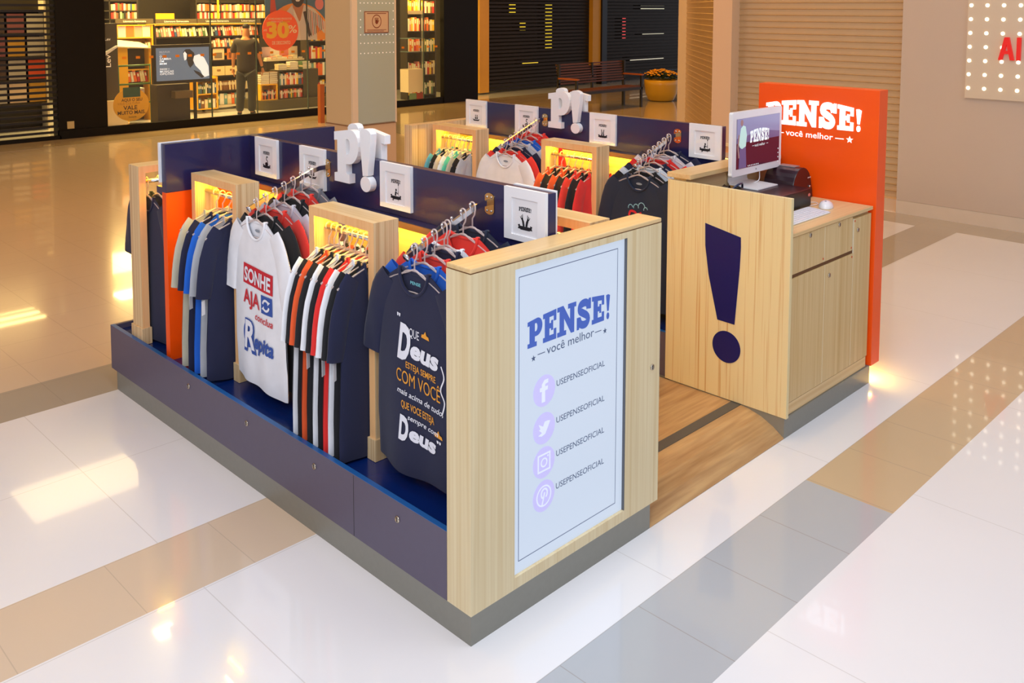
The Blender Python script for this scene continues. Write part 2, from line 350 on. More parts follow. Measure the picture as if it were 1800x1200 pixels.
q.prism([[(-.2, 0), (.2, 0), (.2, .29), (-.2, .29)], [(-.19, .01), (-.19, .28), (.19, .28), (.19, .01)]], rim, 0)
q.prism([disc(0, .155, .078, .092), disc(0, .155, .068, .08)], rim, 0)
q.prism([disc(0, .145, .024, .026)], rim, 0)
for k in range(4): q.prism([ribbon([(-.02+.013*k, .16), (-.028+.018*k, .208-.004*abs(k-1.5))], .009)], rim, 0)
q.prism([ribbon([(.02, .145), (.04, .17)], .009)], rim, 0); q.box(-.16, -.0135, .258, .16, -.013, .266); q.box(-.16, -.0135, .038, .16, -.013, .044); q.box(-.16, -.0135, .022, .12, -.013, .028)
obj('hand_symbol', q, mat('plaque_brown', (128, 62, 44), .5), t)
# dotted light sign with red letters on the right wall
t = thing('dotted_light_sign', 'pale wall sign with rows of glowing dots and red letters', 'sign', (7.64, .5, 1.27))
boxo('board', (-.02, -1.2, 0, 0, .56, 1.6), mat('sign_board', (222, 208, 186), .4), t)
for r in range(8):
    for k in range(5):
        y, z = .53-.148*k, .1+.136*r
        obj('light_dot', MB().prism([disc(y, z, .017, n=12)], lambda a, b, q: (-.023-q, a, b), .002), mat('dot_glow', (255, 246, 220), .5, emit=3), t)
q = MB()
q.prism([[(-.06, .38), (-.025, .38), (-.012, .44), (.032, .44), (.045, .38), (.08, .38), (.03, .6), (-.01, .6)], [(-.004, .47), (.01, .535), (.024, .47)]], lambda a, b, e: (-.05+e, .2-a, b+.01), .03)
q.prism([[(.10, .38), (.135, .38), (.135, .6), (.10, .6)]], lambda a, b, e: (-.05+e, .2-a, b+.01), .03)
obj('letter', q, mat('sign_red', (226, 34, 30), .4, emit=.3), t)

# ------------------------------------------------------------------ the kiosk
def cam_lock(parent, x, y, z, ax):
    mb = MB(); r = .0125
    if ax == 'x': mb.cyl((x, y, z), (x-.004, y, z), r); mb.box(x-.005, y-.002, z-.008, x-.004, y+.002, z+.008, 1)
    else: mb.cyl((x, y, z), (x, y-.004, z), r); mb.box(x-.002, y-.005, z-.008, x+.002, y-.004, z+.008, 1)
    return obj('cam_lock', mb, [mat('lock_metal', (196, 184, 166), .25, metal=.9), BLACK], parent)
def island(x0, x1, ya, yb, spx, label, cross):
    """one of the two long display islands; spx = x of the spine header's left face, ya..yb its length"""
    t = thing('display_island', label, 'display stand', (0, 0, 0))
    boxo('plinth', (x0, ya, 0, x1-.052, yb-.074, .104), STEEL, t)
    y0 = ya+.122 if ya == 0 else ya
    boxo('base_box', (x0+.022, y0, .104, x1-.022, yb-.022, .30), NAVYP, t)
    fb = obj('front_board', MB().box(x0, y0+.002, .104, x0+.022, yb, .353, 0).box(x0, y0+.002, .353, x0+.0222, yb, .3545, 1), [NAVYF, NAVYE], t)
    boxo('seam', (x0-.0006, y0+.55, .106, x0+.001, y0+.552, .35), BLACK, fb)
    for y in ((.397, .945, 1.493, 2.063) if ya == 0 else (1.1, 1.9, 2.7)): cam_lock(fb, x0, y, .286, 'x')
    if ya == 0:
        for y in (.36, .90, 1.44): obj('screw_cap', MB().cyl((.034, y, .325), (.034, y, .327), .007, 8), mat('orange_cap', (214, 90, 40), .5), t)
    boxo('back_board', (x1-.022, y0, .104, x1, yb, .354), NAVYF, t); boxo('end_board', (x0+.022, yb-.022, .104, x1-.022, yb, .354), NAVYF, t)
    boxo('deck', (x0+.022, y0, .30, x1-.022, yb-.022, .325), NAVYD, t)
    ys1 = cross
    boxo('spine_wall', (spx+.008, y0+.004, .325, spx+.035, ys1, 1.19), PINEY, t)
    boxo('header_panel', (spx, y0+.01, 1.225, spx+.043, ys1+(.002 if ya == 0 else 0), 1.455), NAVYP, t, .002)
    lg = obj('ledge', MB().box(spx-.058, y0+.01, 1.192, spx+.101, ys1-.001, 1.2215, 0).box(spx-.058, y0+.01, 1.2215, spx+.101, ys1-.001, 1.2248, 1), [LEDGEM, NAVYP], t)
    for s in (spx-.02, spx+.055): obj('led_strip', MB().box(s-.005, y0+.06, 1.186, s+.005, ys1-.05, 1.192), LEDY, lg)
    return t
isl = island(0, 1.056, 0, 3.03, .517, 'long navy and pine clothes island with the glowing sign on its near end', 2.35)
# the wood faced near end with its recess for the sign
hx0, hx1, hz0, hz1 = .208, .832, .146, 1.256
ep = obj('end_panel', MB().box(0, .03, .104, 1.056, .122, 1.280).box(0, 0, .104, hx0, .03, 1.280).box(hx1, 0, .104, 1.056, .03, 1.280).box(hx0, 0, .104, hx1, .03, hz0).box(hx0, 0, hz1, hx1, .03, 1.280), PINE, isl)
obj('panel_cap', MB().box(0, 0, 1.283, 1.056, .122, 1.300), PINEX, ep, .004)
cam_lock(ep, 1.004, 0, .688, 'y')
boxo('cap_gap', (.003, .003, 1.279, 1.053, .119, 1.284), mat('gap_brown', (110, 70, 34), .7), ep)
# cross wall of the first island, navy above and orange below, with its ledge on the far side
obj('cross_wall', MB().box(.04, 2.35, .325, 1.066, 2.395, 1.203), ORANGE, isl)
obj('cross_header', MB().box(.04, 2.35, 1.2035, 1.066, 2.395, 1.455), NAVYP, isl, .002)['label'] = 'navy upper band of the cross wall'
lg = obj('cross_ledge', MB().box(.045, 2.396, 1.19, 1.05, 2.47, 1.225), NAVYP, isl); obj('led_strip', MB().box(.1, 2.42, 1.184, 1.0, 2.43, 1.19), LEDY, lg)
isr = island(2.14, 3.2, .735, 3.09, 2.69, 'long navy and pine clothes island behind the counter', 3.0)
obj('end_panel', MB().box(2.165, 3.0, .325, 3.1, 3.085, 1.30), PLY, isr)
# wooden walkway between the islands with its ramp
wk = thing('walkway_floor', 'brown wood board walkway with a front ramp between the two islands', 'walkway', (1.004, 0, 0))
WOODF = wood('walkway_boards', (200, 160, 108), (158, 114, 68), 'x', rough=.32, fine=46, broad=14, sharp=(.38, .68), along=1.2)
boxo('deck_boards', (.0, .30, 0, 1.118, 3.03, .10), WOODF, wk)
boxo('floor_strip', (0, .245, .0, 1.118, .302, .103), mat('strip_grey', (84, 80, 74), .4), wk)
mb = MB(); R_ = [(.0, .0), (.0, .004), (.06, .045), (.13, .078), (.2, .095), (.246, .1), (.246, 0)]
mb.add([(x, y, z) for x in (0, 1.118) for y, z in R_], [(0, 1, 2, 3, 4, 5, 6), tuple(range(13, 6, -1))]+[(i, (i+1) % 7, 7+(i+1) % 7, 7+i) for i in range(7)])
obj('ramp', mb, WOODF, wk)
# ------------------------------------------------------------------ the glowing sign
ls = thing('light_box_sign', 'tall glowing pale blue sign set in the pine end panel', 'sign', (0, .012, 0))
boxo('screen', (hx0+.001, 0, hz0+.001, hx1-.004, .012, hz1-.001), mat('sign_glow', (120, 126, 134), .3, emit=.70, ecol=(212, 226, 246)), ls)
S = lambda x, y, d: (x, -.0012-d, y)
boxo('shadow_gap', (hx1-.004, -.011, hz0+.001, hx1-.0005, .012, hz1-.001), mat('gap_grey', (90, 92, 98), .5), ls)
fr = MB(); fr.prism([[(.237, .19), (.786, .19), (.786, 1.222), (.237, 1.222)], [(.2395, .1925), (.2395, 1.2195), (.7835, 1.2195), (.7835, .1925)]], S, 0); obj('border_line', fr, mat('line_ink', (70, 84, 124), .6), ls)
obj('logo_lettering', logo(S, .463, .113, y0=.954, x0=.281), mat('logo_blue_lit', (62, 92, 174), .6, emit=.35), ls)
TXT = mat('grey_blue_ink', (76, 92, 124), .6, emit=.12)
tl = MB(); put(tl, fit(glyphs('você melhor', .033), .381, .645), S, 0, .908)
for a, b in ((.333, .372), (.651, .689)): tl.prism([[(a, .918), (b, .918), (b, .921), (a, .921)]], S, 0)
tl.prism([star(.312, .9115, .0125)], S, 0); tl.prism([star(.711, .9115, .0125)], S, 0); obj('tagline', tl, TXT, ls)
LILAC = mat('lilac_print', (190, 184, 230), .6, emit=.42); LIL2 = mat('pale_print', (214, 220, 240), .6, emit=.42)
for k, zc in enumerate((.780, .640, .512, .386)):
    ut = MB(); put(ut, fit(glyphs('USEPENSEOFICIAL', .023), .435, .712), S, 0, zc-.007+.001*k); obj('handle_text', ut, TXT, ls)
    ic = MB(); ic.prism([disc(.369, zc-.003, .058, .058)], S, 0, 0); T = lambda x, y, d: (.369+x, -.002, zc-.003+y)
    if k == 0: ic.prism([[(-.014, -.042), (.004, -.042), (.004, 0), (.017, 0), (.019, .015), (.004, .015), (.004, .024), (.02, .026), (.02, .04), (0, .04), (-.014, .026), (-.014, .015), (-.024, .015), (-.024, 0), (-.014, 0)]], T, 0, 1)
    if k == 1: ic.prism([[(-.032, -.02), (-.012, -.014), (-.028, .0), (-.02, .002), (-.03, .022), (-.006, .008), (.002, .024), (.018, .024), (.032, .02), (.02, .0), (.006, -.022), (-.014, -.027)]], T, 0, 1)
    if k == 2:
        ic.prism([[(-.034, -.034), (.034, -.034), (.034, .034), (-.034, .034)], [(-.027, -.027), (-.027, .027), (.027, .027), (.027, -.027)]], T, 0, 1); ic.prism([disc(0, 0, .018), disc(0, 0, .012)], T, 0, 1); ic.prism([disc(.02, .02, .004, n=8)], T, 0, 1)
    if k == 3:
        ic.prism([disc(0, 0, .04), disc(0, 0, .034)], T, 0, 1); ic.prism([ribbon(arcp(.002, .008, .016, .018, -60, 240, 12), .007)], T, 0, 1); ic.prism([ribbon([(-.01, -.034), (.004, .012)], .007)], T, 0, 1)
    obj('round_icon', ic, [LILAC, LIL2], ls)
# ------------------------------------------------------------------ wooden hanging portals
def portal(label, loc, rotz=0, L=.465, D=.125, H=.975, feet=True):
    t = thing('display_portal', label, 'display frame', loc, rotz, None); w_ = .038
    def pb(mb, x0, y0, z0, x1, y1, z1):
        v = [(x, y, z) for x in (x0, x1) for y in (y0, y1) for z in (z0, z1)]; mb.add(v, [(0, 1, 3, 2), (4, 6, 7, 5)], 0)
        mb.add(v, [(0, 4, 5, 1), (2, 3, 7, 6)], 1); mb.add(v, [(0, 2, 6, 4), (1, 5, 7, 3)], 2)
    mb = MB(); pb(mb, 0, 0, 0, D, w_, H-w_); pb(mb, 0, L-w_, 0, D, L, H-w_); pb(mb, 0, 0, H-w_, D, L, H)
    obj('frame', mb, [PORTF, PLY, PINEY], t)
    if feet:
        for y in (0, L-w_): obj('foot_block', MB().box(-.008, y-.008, 0, D+.008, y+w_+.008, .09), PLY, t, .001)
    obj('rail', MB().cyl((D/2, w_, .88), (D/2, L-w_, .88), .0105), CHROME, t)
    obj('led_strip', MB().box(D/2-.02, w_+.01, H-w_-.006, D/2-.008, L-w_-.01, H-w_), LEDY, t); return t
portal('pine portal frame nearest the orange wall', (.155, 1.84, .3262))
portal('pine portal frame between the two printed display shirts', (.155, .738, .3262))
portal('pine portal frame beyond the cross wall at the far left', (.033, 2.79, .3262), -PI/2, L=.47, D=.125)
portal('pine portal frame behind the end of the glowing sign', (.768, .140, .3262))
portal('pine portal frame holding teal, mint and grey shirts', (2.325, 2.49, .3262))
portal('pine portal frame holding orange and black shirts', (2.325, 1.40, .3262))
portal('pine portal frame on the hidden side of the island behind the counter', (2.93, .80, .3262))
# ------------------------------------------------------------------ framed pictures
def art(k):
    q = MB(); A = lambda x, y, d: (x, -.0105, y)
    logo(A, .078, .019, mb=q, x0=-.039, y0=.117); b = .058
    ban = [[(-.045, b), (-.032, b+.003), (-.032, b-.004), (.032, b-.004), (.032, b+.003), (.045, b), (.041, b-.008), (.045, b-.017), (.03, b-.017), (.03, b-.02), (-.03, b-.02), (-.03, b-.017), (-.045, b-.017), (-.041, b-.008)]]
    if k != 'ship': q.prism(ban, A, 0)
    if k == 'hands':
        for s in (-1, 1):
            q.prism([ribbon([(s*.008, b-.004), (s*.012, b+.014), (s*.02, b+.03)], [.012, .013, .008])], A, 0)
            for j in range(3): q.prism([ribbon([(s*(.014+.004*j), b+.024), (s*(.016+.007*j), b+.046-.005*j)], .0035)], A, 0)
    if k == 'swan': q.prism([ribbon(smooth([(-.004, b), (.012, b+.018), (-.002, b+.032), (.004, b+.048), (.014, b+.042)]), .007)], A, 0); q.prism([disc(.0, b+.004, .018, .011)], A, 0)
    if k == 'archer':
        q.prism([disc(.002, b+.026, .006, .007)], A, 0); q.prism([ribbon([(.0, b+.018), (-.004, b-.002)], .012)], A, 0); q.prism([ribbon([(0, b+.016), (.018, b+.008), (.02, b+.02)], .005)], A, 0)
        q.prism([ribbon([(.021, b-.026), (.021, b+.05)], .0022)], A, 0); q.prism([ribbon([(-.01, b-.004), (-.022, b-.026), (-.03, b-.024)], .006)], A, 0); q.prism([disc(.021, b+.054, .004, .006)], A, 0)
    if k == 'legs':
        for s in (-1, 1): q.prism([ribbon([(s*.01, b-.004), (s*.007, b+.014), (s*.012, b+.04)], [.012, .009, .006])], A, 0)
    if k == 'ship':
        q.prism([[(-.045, b), (-.03, b-.016), (.03, b-.016), (.045, b), (.036, b-.002), (.02, b-.006), (-.02, b-.006), (-.036, b-.002)]], A, 0)
        for s in (-.016, .004): q.prism([[(s, b-.002), (s+.016, b), (s+.014, b+.018), (s+.002, b+.016)]], A, 0); q.prism([[(s+.003, b+.02), (s+.014, b+.021), (s+.012, b+.034), (s+.004, b+.033)]], A, 0)
    return q
def picture(label, loc, rotz, k):
    t = thing('framed_picture', label, 'picture', loc, rotz, None); W2, H2 = .11, .205; q = MB(); F3 = lambda x, y, d: (x, -d, y)
    q.prism([[(-W2, 0), (W2, 0), (W2, H2), (-W2, H2)], [(-.07, .022), (-.07, .166), (.07, .166), (.07, .022)]], F3, .016)
    obj('frame', q, WHITE, t); boxo('print', (-.071, -.010, .02, .071, -.001, .168), WHITEG, t)
    pr = obj('print_motif', art(k), INK, t); pr.scale = (.86, 1, .92); pr.location = (0, 0, .01); return t
W = -PI/2
for lab, y, k in (('white framed print of a swan motif beside the navy cross wall', 2.16, 'swan'), ('white framed print behind the sloping arm, left of the white letters', 1.72, 'ship'),
                  ('white framed print of an archer right of the white letters', 1.048, 'archer'), ('white framed print of two raised hands at the near end of the header', .244, 'hands')):
    picture(lab, (.517, y, 1.254), W, k)
for lab, y, k in (('white framed print of a sailing boat at the far end of the far header', 2.87, 'ship'), ('white framed print behind the far sloping arm', 2.344, 'swan'),
                  ('white framed print of two legs right of the far white letters', 1.643, 'legs'), ('white framed print of an archer beside the computer monitor', .855, 'archer')):
    picture(lab, (2.69, y, 1.254), W, k)
picture('white framed print seen edge on past the near end of the near header', (.56, .25, 1.254), PI/2, 'hands')
picture('white framed print seen edge on at the far left end of the cross wall', (.14, 2.395, 1.254), PI, 'legs')
# ------------------------------------------------------------------ big white P! letters, one each side of a header
def pbang(label, loc, rotz):
    t = thing('white_letter_sign', label, 'sign', loc, rotz, None)
    def mp(x, y, d):
        return (x, -d, y)
    def mP(x, y, d): h = .236+.03*x; return (-.145+.195*x, -d, y*h)
    q = MB(); [q.prism(g, None, 0) for g in []]; q.prism(gP, mP, .034); obj('letter_p', q, WHITE, t, .0015)
    q = MB(); q.prism([[(.062, .252)]+[(.062+.085*i/8, .262+.012*math.sin(PI*i/8)-.006*i/8) for i in range(1, 8)]+[(.147, .25), (.142, .2), (.12, .055), (.082, .05), (.066, .18)]], mp, .034)
    q.prism([disc(.103, .015, .04, .036)], mp, .034); obj('exclamation_mark', q, WHITE, t, .0015); return t
pbang('big white P and exclamation mark on the near face of the near header', (.516, 1.345, 1.328), W)
pbang('big white P and exclamation mark on the back face of the near header', (.561, 1.345, 1.328), PI/2)
pbang('big white P and exclamation mark on the near face of the far header', (2.689, 1.965, 1.328), W)
pbang('big white P and exclamation mark on the back face of the far header', (2.734, 1.965, 1.328), PI/2)
# ------------------------------------------------------------------ sloping chrome arms
def armz(d): return 1.368-max(0, d-.085)*.39
def arm(label, loc):
    t = thing('waterfall_rack', label, 'clothes arm', loc, W)
    q = MB(); q.prism([[(-.026, -.03)]+arcp(0, -.028, .026, .016, 180, 360, 8)[1:-1]+[(.026, -.03), (.026, .03)]+arcp(0, .028, .026, .016, 0, 180, 8)[1:-1]+[(-.026, .03)]], lambda x, y, d: (x, -d, 1.37+y), .004)
    wp = obj('wall_plate', q, BRASS, t)
    for sx, sz in ((-.012, .028), (.012, .028), (-.012, -.028), (.012, -.028)): obj('screw', MB().cyl((sx, -.004, 1.37+sz), (sx, -.007, 1.37+sz), .0045, 8), CHROME, wp)
    q = MB(); P = [(0, armz(0)+.01), (.05, armz(.05)+.008), (.085, armz(.085)), (.425, armz(.425))]
    for a, b in zip(P, P[1:]):
        q.add([(sx*.006, -yy, zz+s) for sx in (-1, 1) for (yy, zz) in (a, b) for s in (-.012, .010)], [(0, 1, 3, 2), (4, 6, 7, 5), (0, 4, 5, 1), (2, 3, 7, 6), (0, 2, 6, 4), (1, 5, 7, 3)])
    obj('bar', q, CHROME, t)
    for k in range(7):
        d = .40-.0487*k; z = armz(d)+.010; obj('hook_pin', MB().cyl((0, -d, z), (0, -d, z+.008), .003, 8).lathe([(0, .008), (.004, .009), (.0065, .014), (.004, .019), (0, .020)], (0, -d, z), 12), CHROME, t)
    obj('end_cap', MB().cyl((0, -.424, armz(.425)-.001), (0, -.430, armz(.43)-.002), .016, 16), CHROME, t); return t
arm('sloping chrome arm carrying the white printed shirt', (.517, 1.6, 0)); arm('sloping chrome arm nearest the glowing sign panel', (.517, .45, 0))
arm('sloping chrome arm carrying the plain white shirt on the far island', (2.69, 2.17, 0)); arm('sloping chrome arm nearest the counter', (2.69, 1.057, 0))
# ------------------------------------------------------------------ cashier counter
ct = thing('cashier_counter', 'pine cashier counter with a navy exclamation mark on its side panel', 'counter', (0, 0, 0))
boxo('plinth', (2.122, 0, 0, 3.11, .70, .104), STEEL, ct)
sp_ = obj('side_panel', MB().box(2.118, -.012, .106, 2.142, .722, 1.222), PINES, ct, .0015)
q = MB(); E_ = lambda x, y, d: (2.1165-d, x, y)
q.prism([[(.478, 1.021), (.2635, .981), (.262, .93), (.266, .82), (.290, .516), (.393, .519), (.452, .75), (.475, .90)]], E_, .001)
q.prism([disc(.336, .386, .084, .084, 40)], E_, .001); obj('exclamation_mark', q, mat('vinyl_navy', (12, 16, 92), .4), sp_)
boxo('carcass', (2.142, .03, .104, 3.09, .70, 1.016), PINE, ct)
boxo('bottom_rail', (2.142, .008, .106, 3.07, .03, .165), PINEX, ct)
boxo('worktop', (2.142, .0, 1.018, 3.088, .70, 1.037), PINEX, ct, .0015)
boxo('back_wall', (2.142, .62, 1.037, 3.088, .70, 1.235), PINEX, ct); boxo('back_cap', (2.118, .578, 1.236, 3.092, .728, 1.262), PINEX, ct, .002)
gapm = mat('gap_brown', (110, 70, 34), .7)
def door(name, x0, x1, z0, z1, lk=None, holes=()):
    d = boxo(name, (x0, .006, z0, x1, .03, z1), PINEG, ct, .001)
    if lk: cam_lock(d, lk[0], .006, lk[1], 'y')
    for hx, hz in holes: obj('screw_cap', MB().cyl((hx, .006, hz), (hx, .0045, hz), .006, 8), mat('orange_cap', (214, 90, 40), .5), d)
door('drawer', 2.146, 2.517, .826, 1.014, (2.356, .997), ((2.505, .845),)); door('drawer', 2.521, 2.846, .826, 1.014, (2.681, .997), ((2.836, .842),))
door('cupboard_door', 2.146, 2.527, .168, .806); door('cupboard_door', 2.531, 2.862, .168, .806, (2.579, .742), ((2.846, .789),))
door('cupboard_door', 2.866, 3.08, .168, .998, (2.912, .929), ((2.872, .985),))
obj('edge_strip', MB().box(2.517, .0065, .826, 2.521, .03, 1.014).box(2.527, .0065, .168, 2.531, .03, .806).box(2.862, .0065, .168, 2.866, .03, .998), mat('edge_cream', (240, 228, 196), .5), ct)
boxo('shadow_gap', (2.143, .012, .806, 2.862, .0301, .826), gapm, ct)
og = thing('orange_sign_wall', 'tall glossy orange sign wall with glowing white lettering behind the counter', 'sign', (3.1, 0, 0))
boxo('panel', (0, -.012, .104, .11, .745, 1.692), ORANGE, og, .002)
GLOW = mat('glow_white', (255, 250, 255), .5, emit=1.0)
def OM(x, y, d): return (-.001-d, .69-x, y)
obj('glowing_logo', logo(OM, .607, .158, y0=1.45, depth=.004, arch=.22), GLOW, og)
q = MB(); put(q, fit(glyphs('você melhor', .036, weight=.004), .135, .435), lambda x, y, d: (-.004, .69-x, y), 0, 1.386-.0)
for a, b in ((.075, .12), (.448, .50)): q.prism([[(a, 1.396), (b, 1.396), (b, 1.401), (a, 1.401)]], OM, 0)
q.prism([star(.535, 1.398, .022)], OM, 0); q.prism([star(.048, 1.398, .022)], OM, 0); obj('glowing_tagline', q, GLOW, og)
# under glow at the foot of the sign wall
boxo('foot_light', (.035, .02, .098, .10, .70, .104), mat('foot_led', (255, 230, 150), .5, emit=50, ecol=(255, 214, 110)), og)
# computer
PLUM = mat('black_case', (40, 16, 26), .3, coat=.3)
cdw = thing('cash_drawer', 'flat black cash drawer under the computer monitor', 'drawer', (2.46, .245, 1.0385))
boxo('case', (0, 0, 0, .365, .37, .103), PLUM, cdw, .003); boxo('drawer_front', (.006, -.004, .006, .359, 0, .097), BLACK, cdw, .002)
obj('badge', MB().prism([disc(.335, .07, .013, .009)], lambda x, y, d: (x, -.0045-d, y), .001), mat('badge', (214, 120, 110), .4), cdw)
mo = thing('computer_monitor', 'white computer monitor on a white foot showing a clothing web page', 'monitor', (2.64, .5, 1.1425))
q = MB(); q.prism([[(-.235, .10)]+arcp(-.225, .426, .012, .012, 180, 90, 4)+arcp(.29, .426, .012, .012, 90, 0, 4)+arcp(.29, .09, .012, .012, 0, -90, 4)+arcp(-.225, .09, .012, .012, 270, 180, 4)], lambda x, y, d: (x, d, y), .024)
obj('housing', q, WHITEG, mo, .003)
scrn = boxo('screen', (-.195, -.0015, .118, .275, 0, .398), mat('screen_plum', (58, 20, 40), .15, emit=.75), mo)
q = MB(); SS = lambda x, y, d: (x, -.0022-d, y)
q.prism([[(-.195, .262), (.275, .262), (.275, .398), (-.195, .398)]], SS, 0, 0)
q.prism([[(-.195, .262), (.275, .262), (.275, .295), (.1, .315), (-.195, .29)]], lambda x, y, d: (x, -.0024-d, y), 0, 4)
logo(lambda x, y, d: (x, -.0028-d, y), .21, .075, mb=q, mi=1, x0=-.055, y0=.255)
put(q, fit(glyphs('você melhor', .016), -.005, .11), lambda x, y, d: (x, -.0028-d, y), 0, .228, 1)
for a in (-.03, .125): q.prism([[(a, .234), (a+.02, .234), (a+.02, .236), (a, .236)]], lambda x, y, d: (x, -.0028-d, y), 0, 1)
q.prism([[(-.175, .26), (-.155, .345), (-.13, .36), (-.105, .352), (-.09, .3), (-.1, .24), (-.14, .228), (-.165, .24)]], lambda x, y, d: (x, -.0028-d, y), 0, 2)
q.prism([disc(-.145, .375, .014, .018)], lambda x, y, d: (x, -.0029-d, y), 0, 3); q.prism([[(-.165, .24), (-.1, .24), (-.09, .12), (-.17, .12)]], lambda x, y, d: (x, -.0027-d, y), 0, 4)
q.prism([ribbon([(-.172, .31), (-.182, .24), (-.17, .18)], .014)], lambda x, y, d: (x, -.0029-d, y), 0, 3)
for k in range(7): q.prism([disc(-.07+.018*k, .126, .004, n=8)], lambda x, y, d: (x, -.0028-d, y), 0, 1)
for k in range(4): q.prism([disc(.262, .19-.025*k, .004, n=8)], lambda x, y, d: (x, -.0028-d, y), 0, 1)
obj('screen_picture', q, [mat('scr_sky', (120, 124, 160), .3, emit=.6), mat('scr_text', (214, 226, 226), .3, emit=.7), mat('scr_shirt', (170, 206, 200), .3, emit=.6), mat('scr_skin', (140, 110, 110), .3, emit=.5), mat('scr_dusk', (92, 82, 122), .3, emit=.55)], scrn)
q = MB(); prof = [(-.02, .004), (.06, .004), (.13, .03), (.135, .06), (.10, .2)]
q.add([(x, y, z) for x, y, z in ((-.10, -.085, 0), (.12, -.085, 0), (.12, .10, 0), (-.10, .10, 0), (-.10, -.085, .007), (.12, -.085, .007), (.12, .10, .012), (-.10, .10, .012))], [(0, 3, 2, 1), (4, 5, 6, 7), (0, 1, 5, 4), (1, 2, 6, 5), (2, 3, 7, 6), (3, 0, 4, 7)])
P2 = smooth([(.095, .006), (.115, .02), (.112, .06), (.09, .11), (.05, .17), (.03, .2)], 4)
for (ya, za), (yb, zb) in zip(P2, P2[1:]): q.add([(x, y+o, z) for x in (-.09, .11) for (y, z) in ((ya, za), (yb, zb)) for o in (0, -.009)], [(0, 1, 3, 2), (4, 6, 7, 5), (0, 4, 5, 1), (2, 3, 7, 6), (0, 2, 6, 4), (1, 5, 7, 3)])
obj('foot', q, WHITEG, mo, .002); obj('logo_dot', MB().prism([disc(.02, .098, .006, n=10)], lambda x, y, d: (x, -.001-d, y), 0), mat('grey_dot', (150, 150, 156), .4), mo)
pr = thing('receipt_printer', 'rounded black receipt printer behind the cash drawer', 'printer', (2.945, .36, 1.0385))
q = MB(); prof = [(.13, 0), (-.10, 0), (-.105, .05)]+arcp(.0, .07, .11, .12, 170, 15, 12)+[(.125, .04)]
q.prism([[(p[0], p[1]) for p in prof]], lambda x, y, d: (x, d, y), .19); obj('body', q, PLUM, pr, .006)
boxo('paper_slot', (-.02, .04, .188, .04, .15, .1925), mat('slot_grey', (150, 140, 140), .3), pr)
q = MB()
for k in range(3): q.add([(.06+.014*k, -.002, .12), (.068+.014*k, -.002, .12), (.068+.014*k, -.002, .127), (.06+.014*k, -.002, .127)], [(0, 1, 2, 3)])
obj('buttons', q, WHITE, pr); obj('knob', MB().cyl((.085, 0, .07), (.085, -.006, .07), .007, 12), CHROME, pr)
kb = thing('computer_keyboard', 'white flat computer keyboard on the counter worktop', 'keyboard', (2.30, .085, 1.0385))
obj('base', MB().add([(-.02, 0, 0), (.44, 0, 0), (.44, .135, 0), (-.02, .135, 0), (-.02, 0, .006), (.44, 0, .006), (.44, .135, .014), (-.02, .135, .014)], [(0, 3, 2, 1), (4, 5, 6, 7), (0, 1, 5, 4), (1, 2, 6, 5), (2, 3, 7, 6), (3, 0, 4, 7)]), WHITEG, kb, .001)
q = MB()
for r in range(6):
    for c in range(19):
        x = -.012+c*.0237; y = .007+r*.0205; z = .0062+.06*y
        if r == 0 and 4 <= c <= 8: continue
        q.box(x, y, z, x+.0205, y+.0175, z+.0035)
q.box(-.012+4*.0237, .007, .0065, -.012+8*.0237+.0205, .0245, .0105); obj('keys', q, mat('key_white', (232, 232, 238), .5), kb)
ms = thing('computer_mouse', 'white rounded mouse beside the keyboard', 'mouse', (2.87, .175, 1.0385))
ms.rotation_euler = (0, 0, .35); ms.scale = (1.3, 1.3, 1.2)
q = MB(); q.grid(20, 8, lambda u, v: (.055*math.cos(2*PI*u)*math.cos(PI/2*v), .031*math.sin(2*PI*u)*math.cos(PI/2*v), .032*math.sin(PI/2*v)*(1-.15*math.cos(2*PI*u)*(1-v)))); obj('shell', q, WHITEG, ms)
obj('scroll_ball', MB().lathe([(0, .034), (.004, .0325), (.005, .030)], (-.02, 0, 0), 10), mat('grey_dot', (150, 150, 156), .4), ms)
tag(obj('white_cable', MB().tube(smooth([(2.90, .30, 1.041), (2.93, .27, 1.041), (2.89, .235, 1.042), (2.80, .25, 1.041), (2.75, .26, 1.041)]), .0022, 6).tube(smooth([(2.86, .32, 1.041), (2.84, .275, 1.041), (2.80, .268, 1.041)]), .0022, 6), WHITE), 'thin white cable looping from the keyboard to the cash drawer', 'cable')
tag(obj('monitor_cable', MB().tube(smooth([(2.66, .56, 1.145), (2.72, .52, 1.16), (2.745, .525, 1.20), (2.74, .53, 1.26)]), .0025, 6), WHITE), 'thin white cable rising behind the computer monitor', 'cable')
bb = thing('black_bag', 'crumpled black bag lying behind the side panel of the counter', 'bag', (2.30, .45, 1.0385))
q = MB(); q.grid(24, 8, lambda u, v: (.15*math.cos(2*PI*u)*math.cos(PI/2*v)**.6, .12*math.sin(2*PI*u)*math.cos(PI/2*v)**.6, .15*math.sin(PI/2*v)*(1+.25*noise.noise(Vector((3*math.cos(2*PI*u), 3*math.sin(2*PI*u), 4*v)))))); obj('bag_body', q, mat('bag_black', (14, 14, 18), .35), bb)
obj('bag_handle', MB().tube(smooth([(-.05, -.02, .13), (0, -.05, .17), (.08, -.03, .165), (.13, 0, .12)]), .006, 6), mat('handle_navy', (30, 44, 80), .3), bb)
